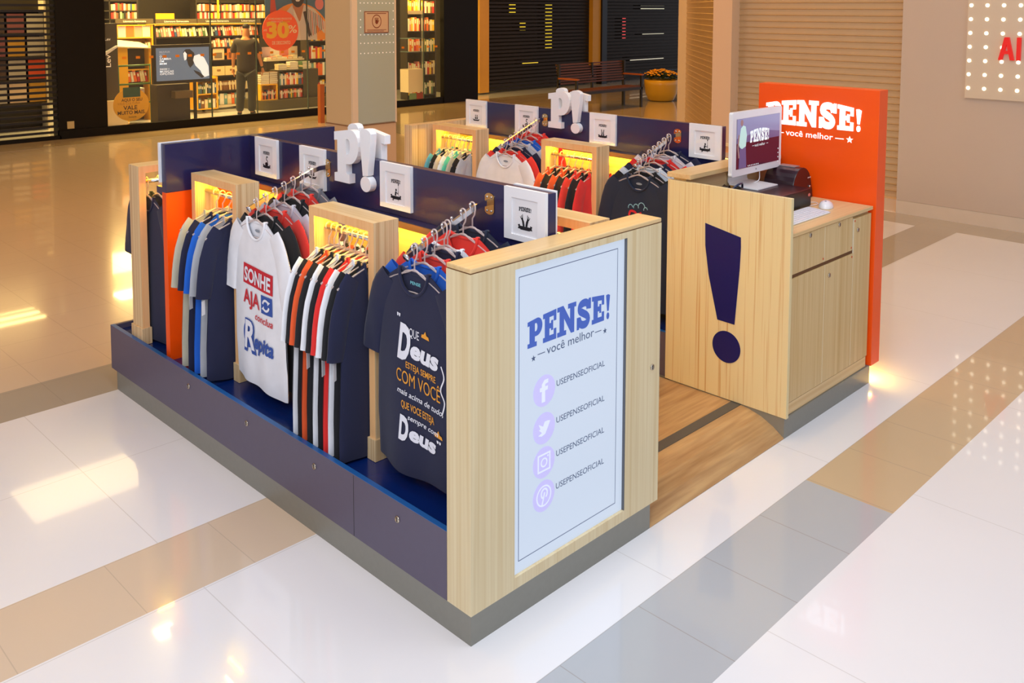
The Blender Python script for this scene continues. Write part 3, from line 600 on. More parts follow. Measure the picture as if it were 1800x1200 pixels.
# ------------------------------------------------------------------ clothes
random.seed(4)
CL = dict(white=(240, 240, 244), navy=(24, 28, 60), black=(24, 24, 28), coral=(240, 60, 48), red=(226, 44, 40), orange=(238, 92, 40), blue=(20, 98, 206), grey=(176, 178, 184), khaki=(196, 190, 168), teal=(96, 176, 190),
          mint=(92, 200, 170), heather=(206, 206, 216), beige=(206, 196, 172), inky=(28, 38, 60), slate=(120, 124, 132), pale=(214, 224, 236))
CM = {k: cloth('cotton_'+k, v) for k, v in CL.items()}
Lh = .785
def wtop(x):  # height of the shoulder line
    a = abs(x); return 0 if a < .085 else -.085*((a-.085)/.13)**1.15
class Shirt:
    def __init__(s, seed, thick=.03, amp=.012, turn=0):
        r = random.Random(seed); s.t = thick; s.amp = amp; s.k = [(r.uniform(12, 18), r.uniform(0, 6), .6), (r.uniform(24, 34), r.uniform(0, 6), .35), (r.uniform(5, 8), r.uniform(0, 6), .7)]
        s.sw = r.uniform(-.02, .02); s.hem = [r.uniform(-.012, .012) for _ in range(4)]
    def half(s, z): q = -z/Lh; return .215+.035*min(1, q*1.3)
    def c(s, x, z):
        q = max(0, min(1, -z/Lh)); g = q**1.3
        return s.amp*g*sum(a*math.sin(k*x+p) for k, p, a in s.k)+s.sw*q
    def th(s, x, z):
        q = -z/Lh; u = min(1, abs(x)/s.half(z)); e = (1-u**4)**.5
        return s.t*(.25+.75*min(1, q*2.5))*e*(1 if abs(x) < .085 else min(1, .25+4*max(0, wtop(x)-z)/.4))
    def front(s, x, z, d=0): return (x, s.c(x, z)-s.th(x, z)-d, z)
    def body(s):
        mb = MB(); nu, nv = 34, 22
        for sgn in (-1, 1):
            def fn(u, v):
                U = 2*u-1; xt = U*.215; xt = xt
                if abs(xt) < .085: zt = (-.095 if sgn < 0 else -.018)*math.sqrt(max(0, 1-(xt/.085)**2))
                else: zt = wtop(xt)
                zb = -Lh+.004*math.sin(5*U+s.hem[0]*200)+s.hem[1]*U*.6; z = zt+(zb-zt)*v
                x = xt+(U*s.half(zb)-xt)*min(1, v*1.25)**.8; return (x, s.c(x, z)+sgn*s.th(x, z)*(1 if v < 1 else .95), z)
            mb.grid(nu, nv, fn)
        return mb.mesh('shirt_body', CM['white'], fix=False)
    def sleeve(s, sg):
        mb = MB(); P = [(.155, -.045), (.195, -.10), (.228, -.18), (.255, -.27), (.272, -.365)]; Wd = [.05, .064, .062, .056, .05]; T = [.008, .013, .015, .016, .017]
        def fn(u, v):
            i = min(3, int(v*4)); f = v*4-i; g = lambda A: A[i]+(A[i+1]-A[i])*f
            px = P[i][0]+(P[i+1][0]-P[i][0])*f; pz = P[i][1]+(P[i+1][1]-P[i][1])*f; dx, dz = P[i+1][0]-P[i][0], P[i+1][1]-P[i][1]; l = math.hypot(dx, dz); nx, nz = -dz/l, dx/l
            a = 2*PI*u; w_ = g(Wd)*math.cos(a); return (sg*(px+nx*w_), s.c(px, pz)+g(T)*math.sin(a)+.004*math.sin(9*v+3*math.cos(a))*v, pz+nz*w_*.9)
        mb.grid(18, 10, fn); return mb.mesh('shirt_sleeve', CM['white'], fix=False)
    def collar(s):
        P = []
        for k in range(15): a = PI*k/14; x = -.085*math.cos(a); z = -.095*math.sin(a); f = s.front(x*.99, z, .001); P.append(f)
        for k in range(1, 14): a = PI*k/14; x = .085*math.cos(a); z = -.018*math.sin(a); P.append((x, s.c(x, z)+s.th(x, z)+.001, z))
        return MB().tube([(p[0], p[1], p[2]+.004) for p in P], .0065, 6, close=True, flat=(1, 1)).mesh('shirt_collar', CM['white'], fix=False)
SH = {}
def proto(seed, thick, amp):
    k = (seed, thick, amp)
    if k not in SH:
        s = Shirt(*k); SH[k] = (s, s.body(), s.sleeve(-1), s.sleeve(1), s.collar())
    return SH[k]
TAGM = MB().box(-.016, -.0006, -.07, .016, .0006, 0).mesh('tag', WHITE)
NECKM = MB().prism([disc(0, 0, .022, .007)], lambda x, y, d: (x, d, y), 0).mesh('neck', mat('neck_print', (140, 148, 160), .7))
def shirt(col, label, loc, rotz, group, seed=0, thick=.03, amp=.012, tagged=False, neck=False, scale=1.0):
    s, b, l, r, co_ = proto(seed, thick, amp)
    t = thing('t_shirt', label, 't-shirt', loc, rotz, group); t.scale = (scale, 1, 1)
    for nm, me in (('shirt_body', b), ('sleeve', l), ('sleeve', r), ('collar', co_)):
        o = obj(nm, me, None, t); o.material_slots[0].link = 'OBJECT'; o.material_slots[0].material = CM[col]
    if tagged: o = obj('price_tag', TAGM, None, t, loc=(-.275, 0, -.372), rotz=.4)
    if neck: o = obj('neck_label', NECKM, None, t, loc=(0, s.c(0, -.04)+s.th(0, -.04)-.006, -.05))
    return t, s
q = MB(); hk = [(.012, 0, -.034), (.0165, 0, -.014)]+[(.0155*math.cos(a), 0, .0155*math.sin(a)) for a in [PI*k/8 for k in range(0, 8)]]+[(-.0155, 0, 0), (-.013, 0, -.012)]
q.tube([(0, 0, -.085), (0, 0, -.05)]+hk, .0034, 6)
q.tube(smooth([(-.195, 0, -.166), (-.12, 0, -.128), (-.04, 0, -.098), (0, 0, -.084), (.04, 0, -.098), (.12, 0, -.128), (.195, 0, -.166)], 3), .0042, 6)
q.tube(smooth([(-.195, 0, -.166), (-.1, 0, -.176), (0, 0, -.17), (.1, 0, -.176), (.195, 0, -.166)], 3), .003, 6)
q.tube(smooth([(-.075, 0, -.114), (-.05, 0, -.095), (0, 0, -.088), (.05, 0, -.095), (.075, 0, -.114)], 3), .003, 6)
HM = q.mesh('clothes_hanger', HANG)
def hanger(loc, rotz, label, group, bent=0):
    o = obj('clothes_hanger', HM, None, None, loc=loc, rotz=rotz); tag(o, label, 'hanger', group); return o
DROP = .088
def hl(desc): return ' '.join(('hanger holding the '+desc).split()[:16])
def arm_set(x, y, items, where, seed0):
    rng = random.Random(seed0)
    for i, (k, col, desc, kw) in enumerate(items):
        d = .40-.0487*k-.012; z = armz(d)+.012; rz = W+rng.uniform(-.025, .025)
        if kw.get('rz') is not None: rz = W+kw['rz']
        hanger((x-d, y, z), rz, hl(desc), 'clear hangers on the sloping chrome arms')
        t, s = shirt(col, desc, (x-d, y, z-DROP), rz, None, seed=seed0, thick=kw.get('thick', .016), amp=.013, neck=kw.get('neck', False))
        if kw.get('hook'): kw['hook'](t, s)
def rail_set(x, ys, z, items, seed0, side=0):
    rng = random.Random(seed0)
    for i, (y, (col, desc, kw)) in enumerate(zip(ys, items)):
        rz = kw.get('rz', rng.uniform(-.02, .02))
        hanger((x, y, z), rz, hl(desc), 'clear hangers on the portal rails')
        shirt(col, desc, (x, y, z-DROP), rz, None, seed=seed0+20, thick=kw.get('thick', .014), amp=.014, tagged=kw.get('tag', False), scale=kw.get('sc', .77))
# prints
RED = mat('print_red', (206, 34, 48), .75); BLU = mat('print_blue', (50, 84, 166), .75); WPR = mat('print_white', (236, 236, 244), .75); AMB = mat('print_amber', (236, 160, 52), .75)
def sonhe(t, s):
    cx, k = .03, 1.0
    def mp(x, y, d=0): return s.front(cx+x, y, .0035+d)
    def dense(loop, n=6):
        out = []
        for i, p in enumerate(loop):
            r_ = loop[(i+1) % len(loop)]
            for j in range(n): out.append((p[0]+(r_[0]-p[0])*j/n, p[1]+(r_[1]-p[1])*j/n))
        return out
    q = MB()
    def patch(x0, y0, x1, y1, mi, off=0.0, shear=0):
        q.grid(14, 4, lambda u, v: s.front(cx+x0+(x1-x0)*u, y0+(y1-y0)*v+shear*(u-.5), .003+off), mi)
    patch(-.135, -.312, .135, -.218, 0, 0, -.012)
    put(q, fit(glyphs('SONHE', .062, weight=.03), -.12, .12), lambda x, y, d: s.front(cx+x, y-.05*x, .0055), 0, -.296, 1)
    put(q, fit(glyphs('AJA', .066, weight=.02), -.135, .02), lambda x, y, d: s.front(cx+x, y-.05*x, .0045), 0, -.405, 0)
    patch(.035, -.415, .13, -.33, 2, 0)
    q.prism([ribbon(arcp(.082, -.372, .026, .024, 30, 170, 8), .011)], lambda x, y, d: s.front(cx+x, y, .0055), 0, 1); q.prism([ribbon(arcp(.082, -.372, .026, .024, 210, 350, 8), .011)], lambda x, y, d: s.front(cx+x, y, .0055), 0, 1)
    q.prism([[(.098, -.368), (.118, -.352), (.094, -.346)]], lambda x, y, d: s.front(cx+x, y, .0055), 0, 1); q.prism([[(.066, -.376), (.046, -.392), (.07, -.398)]], lambda x, y, d: s.front(cx+x, y, .0055), 0, 1)
    put(q, fit(glyphs('conclua', .034, weight=.012), -.03, .13), lambda x, y, d: s.front(cx+x, y-.04*x, .0045), 0, -.462, 0, .3)
    q.prism([disc(-.095, -.55, .05, .062)], lambda x, y, d: s.front(cx+x, y, .0038), 0, 2)
    put(q, fit(glyphs('R', .145, weight=.05), -.14, -.02), lambda x, y, d: s.front(cx+x, y, .0046), 0, -.625, 2, .12)
    put(q, fit(glyphs('R', .13, weight=.03), -.13, -.035), lambda x, y, d: s.front(cx+x, y, .0062), 0, -.612, 1, .12)
    put(q, fit(glyphs('epita', .07, weight=.035), -.045, .13), lambda x, y, d: s.front(cx+x, y-.04*x, .005), 0, -.60, 2, .2)
    obj('shirt_print', q, [RED, WPR, BLU], t, fix=False)
def deus(t, s):
    cx = .05; q = MB()
    def line(txt, h, x0, x1, z, mi, wgt=0, sk=0, sl=-.10): put(q, fit(glyphs(txt, h, weight=wgt), x0, x1), lambda x, y, d: s.front(cx+x, y+sl*x, .004), 0, z, mi, sk)
    line('"', .03, -.135, -.115, -.215, 0, .02); line('QUE', .032, -.06, -.005, -.25, 0, .0)
    line('D', .125, -.125, -.058, -.345, 0, .05, .1); line('eus', .066, -.055, .10, -.325, 0, .045, .2)
    line('ESTEJA SEMPRE', .024, -.075, .09, -.375, 1, .012); line('COM VOCÊ', .05, -.13, .115, -.44, 1, .0)
    line('mais acima de tudo,', .022, -.125, .13, -.485, 0, .01, .3); line('QUE VOCE ESTEJA', .027, -.10, .08, -.535, 1, .014)
    line('sempre com', .02, -.065, .10, -.572, 0, .01, .3); line('D', .09, -.115, -.065, -.66, 0, .05, .1); line('eus', .055, -.06, .085, -.645, 0, .045, .2); line('"', .025, .095, .118, -.612, 0, .02)
    for x, z in ((.03, -.232), (.105, -.575)):
        q.prism([[(x-.022, z), (x+.022, z), (x+.018, z+.012), (x+.006, z+.014), (x, z+.028), (x-.01, z+.014), (x-.02, z+.012)]], lambda a, b, d: s.front(cx+a, b-.1*a, .004), 0, 1)
    q.prism([ribbon(smooth([(.12, -.30), (.135, -.34), (.118, -.39), (.138, -.43), (.125, -.48)]), .006)], lambda a, b, d: s.front(cx+a, b-.1*a, .004), 0, 0)
    obj('shirt_print', q, [WPR, AMB], t, fix=False)
    q = MB(); put(q, fit(glyphs('PENSE', .012, weight=.02), -.03, .03), lambda x, y, d: (x, s.c(x, -.05)+s.th(x, -.05)-.004, y), 0, -.055); obj('neck_label', q, mat('neck_teal', (120, 200, 210), .6), t, fix=False)
def loops(t, s):
    q = MB()
    for x, z, r_ in ((-.05, -0.195, .016), (-.01, -0.190, .018), (.03, -0.183, .024), (.06, -0.195, .014)): q.prism([ribbon(arcp(x, z, r_, r_*1.1, 10, 200, 10), .005)], lambda a, b, d: s.front(a, b, .004), 0, 0)
    q.prism([ribbon(smooth([(-.06, -.245), (-.05, -.217), (-.02, -.217), (.0, -.23), (.03, -.217)]), .014)], lambda a, b, d: s.front(a, b, .004), 0, 1); obj('shirt_print', q, [mat('print_aqua', (150, 196, 206), .75), RED], t, fix=False)
arm_set(.517, 1.6, [(0, 'white', 'white t-shirt printed SONHE AJA and Repita hanging in front', dict(seed=1, thick=.020, amp=.020, rz=-.03, hook=sonhe, neck=True)), (1, 'black', 'black t-shirt directly behind the white printed one', {}), (2, 'coral', 'coral t-shirt behind the black one on the left arm', {}),
    (3, 'heather', 'pale heather t-shirt in the middle of the left arm', {}), (4, 'black', 'black t-shirt behind the pale heather one', {}), (5, 'coral', 'coral t-shirt near the wall end of the left arm', {}), (6, 'slate', 'grey t-shirt closest to the navy header on the left arm', {})], 'left arm', 1)
arm_set(.517, .45, [(0, 'navy', 'navy t-shirt with the white and amber Deus lettering', dict(seed=2, thick=.019, amp=.010, rz=.0, hook=deus)), (1, 'blue', 'royal blue t-shirt behind the navy lettered one', {}), (2, 'coral', 'coral t-shirt behind the royal blue one beside the sign panel', {}),
    (3, 'navy', 'navy t-shirt with its neck showing above the coral one', {}), (3.35, 'white', 'white t-shirt squeezed in the middle of the near arm', {}), (5, 'coral', 'bright coral t-shirt hanging high on the near arm', {}), (6, 'inky', 'dark t-shirt closest to the header on the near arm', {})], 'near arm', 2)
arm_set(2.69, 2.17, [(0, 'white', 'plain white t-shirt in front on the far island', dict(seed=3, thick=.019, amp=.006, neck=True)), (1, 'coral', 'orange red t-shirt directly behind the plain white one', {}), (2, 'navy', 'navy t-shirt third on the far arm', {}),
    (3, 'heather', 'pale grey t-shirt fourth on the far arm', {}), (4, 'blue', 'royal blue t-shirt near the back of the far arm', {}), (5, 'red', 'red t-shirt near the back of the far arm', {}), (6, 'coral', 'coral t-shirt closest to the far header', {})], 'far arm', 3)
arm_set(2.69, 1.057, [(0, 'inky', 'dark navy t-shirt with pale loops and a red mark in front of the far island', dict(seed=4, thick=.019, amp=.006, hook=loops, neck=True)), (1, 'black', 'black t-shirt behind the dark printed one by the counter', {}), (2, 'pale', 'pale grey t-shirt third on the arm by the counter', {}),
    (3, 'navy', 'navy t-shirt fourth on the arm by the counter', {}), (4, 'red', 'red t-shirt on the arm by the counter', {}), (5, 'heather', 'white t-shirt near the header by the counter', {}), (6, 'navy', 'navy t-shirt closest to the header by the counter', {})], 'counter arm', 4)
def ylist(a, b, n): return [a+(b-a)*i/(n-1) for i in range(n)]
rail_set(.2175, ylist(2.16, 1.90, 5), 1.213, [('khaki', 'pale khaki grey t-shirt at the far side of the first portal', {}), ('navy', 'navy t-shirt second in the first portal', {}), ('blue', 'bright blue t-shirt in the middle of the first portal', dict(tag=True)), ('grey', 'light grey t-shirt fourth in the first portal', {}),
    ('navy', 'navy t-shirt with a white tag, nearest in the first portal', dict(tag=True, thick=.018))], 1)
rail_set(.2175, ylist(1.145, .80, 10), 1.213, [('white', 'white t-shirt at the far side of the middle portal', {}), ('black', 'black t-shirt second in the middle portal', {}), ('orange', 'orange t-shirt third in the middle portal', {}), ('black', 'black t-shirt behind the narrow white one in the middle portal', {}), ('white', 'narrow white t-shirt between two black ones in the middle portal', dict(tag=True)),
    ('black', 'black t-shirt sixth in the middle portal', {}), ('red', 'red t-shirt squeezed behind the wide white sleeve', {}), ('white', 'white t-shirt with a wide sleeve and dark hem tag', dict(tag=True)), ('black', 'black t-shirt behind the navy one in the middle portal', {}), ('navy', 'navy t-shirt nearest in the middle portal', dict(thick=.018, tag=True))], 2)
rail_set(2.3875, ylist(2.88, 2.55, 8), 1.213, [('teal', 'light teal t-shirt at the far side of the far portal', {}), ('black', 'black t-shirt second in the far portal', {}), ('beige', 'beige t-shirt third in the far portal', {}), ('white', 'white t-shirt fourth in the far portal', {}), ('mint', 'mint green t-shirt in the far portal', {}),
    ('khaki', 'khaki t-shirt right of the mint one', {}), ('black', 'black t-shirt behind the nearest grey one in the far portal', {}), ('grey', 'grey t-shirt nearest in the far portal', dict(thick=.018))], 3)
rail_set(2.3875, ylist(1.80, 1.455, 7), 1.213, [('orange', 'orange t-shirt at the far side of the orange and black row', {}), ('black', 'black t-shirt between the first two orange ones', {}), ('orange', 'second orange t-shirt of the orange and black row', {}), ('black', 'black t-shirt fourth in the orange and black row', {}), ('coral', 'coral t-shirt fifth in the orange and black row', {}),
    ('black', 'black t-shirt behind the wide red one', {}), ('red', 'wide red t-shirt nearest in the orange and black row', dict(thick=.018))], 4)
for i, (x, col, desc) in enumerate(((.105, 'navy', 'navy t-shirt hanging beyond the orange wall at the far left end'), (.165, 'inky', 'dark blue t-shirt second behind the far left end portal'), (.225, 'navy', 'navy t-shirt third behind the far left end portal'))):
    hanger((x, 2.7275, 1.213), W, hl(desc), 'clear hangers on the portal rails'); shirt(col, desc, (x, 2.7275, 1.213-DROP), W+.03*i, None, seed=21, thick=.014)
for i, (y, col, desc) in enumerate(((.50, 'red', 'red t-shirt glimpsed between the near header and the sign panel'), (.42, 'coral', 'coral t-shirt second behind the end of the near header'))):
    hanger((.8305, y, 1.213), 0, hl(desc), 'clear hangers on the portal rails'); shirt(col, desc, (.8305, y, 1.213-DROP), 0, None, seed=22, thick=.014, scale=.77)
# ------------------------------------------------------------------ the bookshop behind the glass
random.seed(11)
BK = dict(white=(236, 228, 214), cream=(228, 206, 160), orange=(228, 104, 36), red=(196, 44, 34), yellow=(238, 186, 30), black=(36, 32, 30), brown=(120, 76, 44), blue=(52, 88, 130), green=(84, 116, 74), pink=(222, 140, 130), teal=(110, 160, 160))
BM = {k: mat('book_'+k, v, .6) for k, v in BK.items()}
PAGE = mat('book_pages', (232, 222, 196), .8)
q = MB().box(0, 0, 0, 1, .06, 1, 0).box(.06, .06, .03, .94, 1, .97, 1).box(0, .06, 0, .06, 1, 1, 0).box(.94, .06, 0, 1, 1, 1, 0).box(.2, -.004, .55, .8, 0, .85, 1)
BOOK = q.mesh('book', [BM['white'], PAGE])
q = MB().box(0, 0, 0, 1, 1, .08, 0).box(.02, .02, .08, .98, .98, .92, 1).box(0, 0, .92, 1, 1, 1, 0).box(0, 0, 0, .04, 1, 1, 0)
FLATB = q.mesh('flat_book', [BM['white'], PAGE])
NB = [0]; PK = {}
def book(x, y, z, w_, h, dp, col, where, grp, lean=0, flat=False):
    if NB[0] >= 298:
        k = 2 if flat else 1; PK.setdefault(col, MB()).box(x, y, z, x+w_, y+dp, z+h); return
    NB[0] += 1
    o = bpy.data.objects.new('book', FLATB if flat else BOOK); C.objects.link(o); o.location = (x, y, z); o.scale = (w_, dp, h) if not flat else (w_, dp, h); o.rotation_euler = (0, lean, 0)
    o.material_slots[0].link = 'OBJECT'; o.material_slots[0].material = BM[col]
    tag(o, '%s book %s' % (col, where), 'book', grp+' ('+col+')')
PAL = {'mix': ['white', 'cream', 'orange', 'red', 'black', 'brown', 'yellow', 'pink', 'green', 'blue', 'white', 'cream'], 'warm': ['white', 'cream', 'orange', 'yellow', 'white', 'cream', 'red', 'pink'], 'brown': ['brown', 'brown', 'cream', 'brown'], 'bright': ['orange', 'yellow', 'blue', 'white', 'cream', 'red', 'teal'],
       'dark': ['black', 'brown', 'white', 'cream', 'black', 'green', 'blue']}
def row(x0, x1, y, z, h, where, pal='mix', wd=(.03, .055), lean=0, dp=.14, hv=.25):
    x = x0; L = []
    while x < x1:
        w_ = random.uniform(*wd); hh = h*(1-random.uniform(0, hv)); ln = lean+random.uniform(-.03, .03) if lean else 0
        c = random.choice(PAL[pal]); c = random.choice(PAL[pal]) if L and c == L[-1][3] else c
        L.append((x, w_*.95, hh, c, ln)); x += w_*(1.12 if lean else 1)
    for i, (x, w_, hh, c, ln) in enumerate(L):
        a = L[i-1][3] if i else None; b = L[i+1][3] if i < len(L)-1 else None
        nb = ('at the left end,' if a is None else 'at the right end,' if b is None else 'between two %s ones' % a if a == b else 'between %s and %s ones' % (a, b))
        wh = (nb+' '+where); book(x, y, z, w_, hh, dp, c, ' '.join(wh.split()[:14]), 'books '+wh, ln)
YEL = mat('shop_yellow', (236, 176, 28), .5); SHD = mat('shop_shelf_dark', (46, 38, 26), .5); SHW = mat('shop_shelf_pale', (226, 210, 178), .5)
def bookcase(label, x0, x1, y0, y1, z0, z1, shelves, divs=(), m=SHD, edge=None, back=True):
    t = thing('bookcase', label, 'bookcase', (x0, y0, z0)); w_, d_, h_ = x1-x0, y1-y0, z1-z0
    for x in (0, w_-.03): boxo('side_panel', (x, 0, 0, x+.03, d_, h_), edge or m, t)
    for x in divs: boxo('divider', (x-x0-.012, 0, 0, x-x0+.012, d_-.02, h_), m, t)
    if back: boxo('back_panel', (.03, d_-.02, 0, w_-.03, d_, h_), m, t)
    for z in shelves: boxo('shelf', (.03, 0, z-z0-.022, w_-.03, d_-.02, z-z0), m, t)
    return t
HDR = mat('header_grey', (96, 84, 62), .5); HT = mat('header_text', (240, 226, 196), .6, emit=.3)
def header(t, x, z, wd, txt):
    hb = boxo('header_board', (x, -.03, z, x+wd, 0, z+.09), HDR, t); q = MB(); put(q, fit(glyphs(txt, .036, weight=.02), x+wd*.2, x+wd*.8), lambda a, b, d: (a, -.032, b), 0, z+.026); obj('header_lettering', q, HT, hb)
# long island bookcase on wheels behind the television
t = bookcase('long island bookcase on wheels behind the television screen', 5.87, 8.22, 15.7, 16.1, .08, 1.80, (.10, .405, .72, 1.05, 1.315, 1.55), (7.04,))
boxo('top_band', (0, -.01, 1.70, 2.35, .4, 1.73), YEL, t); header(t, .02, 1.74, .85, 'Literatura Estrangeira'); header(t, .9, 1.74, .85, 'Literatura Estrangeira'); header(t, 1.76, 1.74, .56, 'Literatura')
boxo('plinth', (0, -.02, -.02, 2.35, .42, .02), SHW, t)
for x in (.98, 2.1): obj('caster_wheel', MB().cyl((x, -.03, -.045), (x, .0, -.045), .035, 16), BLACK, t)
row(5.92, 7.0, 15.72, 1.553, .21, 'leaning on the top shelf above the television', 'mix', (.034, .06), -.16)
row(7.08, 8.15, 15.72, 1.553, .21, 'leaning on the top shelf left of the man', 'mix', (.034, .06), -.16)
row(7.08, 8.15, 15.72, 1.318, .185, 'on the second shelf left of the man', 'mix', (.034, .055), -.12)
row(7.08, 7.85, 15.72, .723, .0001+.17, 'on the row of pale storage boxes', 'warm', (.12, .2)) if False else None
for i in range(3):
    b_ = thing('storage_box', ('cream storage box %s on the middle shelf' % ('right beside the television', 'in the middle of three', 'next to the hand of the man')[i]), 'box', (7.08+.29*i, 15.71, .723)); boxo('box_body', (0, 0, 0, .275, .3, .19), mat('box_cream', (226, 202, 150), .6), b_)
    boxo('label_slot', (.1, -.003, .09, .18, 0, .13), mat('slot_brown', (150, 110, 60), .6), b_)
row(7.08, 7.75, 15.72, .408, .20, 'in the uniform brown series on the lower shelf', 'brown', (.028, .034), -.05, hv=.05); row(7.76, 8.1, 15.72, .408, .21, 'beside the brown series on the lower shelf', 'dark', (.03, .05), -.1)
row(7.08, 8.15, 15.72, .103, .24, 'on the bottom shelf above the wheels', 'bright', (.05, .10), 0, hv=.12)
for x, c, lab in ((7.1, (224, 196, 160), 'pale cover magazine facing out left of the man'), (7.42, (216, 120, 50), 'orange cover magazine facing out beside the man'), (7.75, (230, 180, 90), 'amber cover magazine facing out behind the man')):
    m_ = thing('magazine', lab, 'magazine', (x, 15.71, 1.053)); boxo('cover', (0, 0, 0, .25, .012, .235), mat('cover_%d' % c[1], c, .4), m_); boxo('cover_picture', (.03, -.002, .03, .2, 0, .15), mat('cover_pic_%d' % c[1], tuple(int(v*.55) for v in c), .5), m_)
# bookcase seen through the second window
t = bookcase('dark double bookcase right of the column', 11.34, 12.22, 14.6, 14.85, .0, 2.6, (.10, .565, 1.11, 1.60, 2.02), (11.76,), SHD)
for z, nm in ((2.022, 'top'), (1.602, 'upper'), (1.112, 'middle'), (.567, 'lower'), (.102, 'bottom')):
    row(11.37, 11.74, 14.62, z, .33, 'in the left bay, %s shelf, right of the column' % nm, 'warm', (.045, .07)); row(11.78, 12.18, 14.62, z, .33, 'in the right bay, %s shelf, right of the column' % nm, 'mix', (.045, .07))
t = thing('window_display', 'small white display table and cards right of the column', 'display', (10.9, 14.0, 0)); boxo('display_box', (0, 0, .24, .45, .3, .76), SHW, t); boxo('leaflet', (0.02, -.01, .02, .22, 0, .22), mat('leaf_green', (100, 130, 90), .5), t); boxo('leaflet', (.23, -.01, .02, .44, 0, .22), mat('leaf_red', (150, 50, 40), .5), t)
boxo('shelf', (0, .0, 1.45, .4, .3, 1.46), mat('shelf_glass', (120, 150, 150), .2), t); boxo('shelf', (0, .0, 1.15, .4, .3, 1.16), mat('shelf_glass', (120, 150, 150), .2), t); boxo('rod', (.4, 0, .76, .41, .01, 2.1), mat('rod_steel', (190, 196, 180), .3), t)
boxo('header_board', (0, -.01, 2.0, .42, 0, 2.08), SHW, t)
# low yellow cabinet to the right of the television legs
t = bookcase('small yellow open cabinet right of the television legs', 6.52, 6.98, 15.3, 15.6, .08, .74, (.1, .40, .72), (), YEL)
row(6.56, 6.93, 15.31, .402, .22, 'inside the small yellow cabinet', 'dark', (.03, .045)); row(6.56, 6.93, 15.31, .102, .22, 'low in the small yellow cabinet', 'dark', (.05, .09))
# tall magazine rack and yellow counter on the left
t = bookcase('tall yellow magazine rack at the left of the bookshop', 5.1, 5.84, 15.7, 16.0, .0, 1.80, (.9, 1.30, 1.56), (), YEL); header(t, .0, 1.83, .74, 'Literatura Estrangeira')
for i, (c, lab) in enumerate((((222, 190, 210), 'pale lilac magazine on the tall yellow rack'), ((236, 120, 60), 'orange magazine on the tall yellow rack'), ((238, 170, 150), 'salmon magazine on the tall yellow rack'), ((228, 226, 214), 'white magazine on the tall yellow rack'))):
    m_ = thing('magazine', lab, 'magazine', (5.16+.16*i, 15.72, 1.562)); boxo('cover', (0, 0, 0, .15, .012, .22), mat('mcover_%d' % i, c, .4), m_)
row(5.16, 5.78, 15.72, 1.302, .18, 'on the second shelf of the tall yellow rack', 'mix', (.04, .06), -.1)
t = thing('yellow_counter', 'yellow bookshop counter with a sloping white top', 'counter', (4.86, 15.0, 0))
boxo('left_side', (0, 0, 0, .18, .5, 1.40), YEL, t); boxo('right_side', (.58, 0, 0, .62, .5, 1.40), YEL, t); obj('sloping_top', MB().add([(0, -.02, 1.40), (.64, -.02, 1.36), (.64, .55, 1.45), (.0, .55, 1.53), (0, -.02, 1.42), (.64, -.02, 1.38), (.64, .55, 1.47), (0, .55, 1.55)], [(0, 3, 2, 1), (4, 5, 6, 7), (0, 1, 5, 4), (1, 2, 6, 5), (2, 3, 7, 6), (3, 0, 4, 7)]), SHW, t)
boxo('inner_panel', (.18, .2, .98, .58, .5, 1.36), SHD, t); boxo('shelf', (.18, .02, .96, .58, .5, .98), YEL, t); boxo('lower_panel', (.18, .3, 0, .58, .34, .96), SHD, t)
row(5.06, 5.42, 15.03, .74, .24, 'striped red and white beneath the yellow counter', 'warm', (.04, .06), -.15)
GR = mat('green_metal', (70, 110, 60), .4); t = thing('green_rack', 'green metal wire rack below the yellow counter', 'rack', (4.70, 14.6, 0)); q = MB()
for x in (0, .58): q.tube([(x, 0, 0), (x, 0, 1.1)], .012, 6)
for z in (1.08, .74): q.tube([(0, 0, z), (.58, 0, z)], .018, 6)
obj('rack_frame', q, GR, t)
for i in range(6): book(4.92, 14.62, .42+.04*i, .26, .036, .2, ('red', 'white')[i % 2], 'lying %s in the striped pile on the green rack' % ('bottom', 'second', 'third', 'fourth', 'fifth', 'topmost')[i], 'pile on the green rack %d' % i, 0, True)
boxo('rack_shelf', (0, 0, .38, .58, .26, .40), GR, t)
# e-reader stand
t = thing('reader_stand', 'dark grey display stand with white Lev lettering at the shop window', 'stand', (4.28, 14.3, 0))
boxo('column', (0, 0, .50, .30, .22, 1.86), mat('stand_grey', (66, 58, 46), .5), t); boxo('foot', (-.1, -.15, 0, .38, .25, .50), SHW, t)
q = MB(); put(q, fit(glyphs('Lev', .09, weight=.01), -.11, .11), lambda x, y, d: (.17-y, -.003, 1.20+x)); put(q, fit(glyphs('Lev', .05, weight=.01), .08, .18), lambda x, y, d: (x, -.003, y), 0, 1.56); obj('stand_lettering', q, HT, t)
obj('ledge', MB().prism([[(.02, 1.28), (.26, 1.44), (.26, 1.47), (.02, 1.34)]], lambda x, y, d: (x, -.10*(1-d*10)-.002, y), .1), WHITE, t)
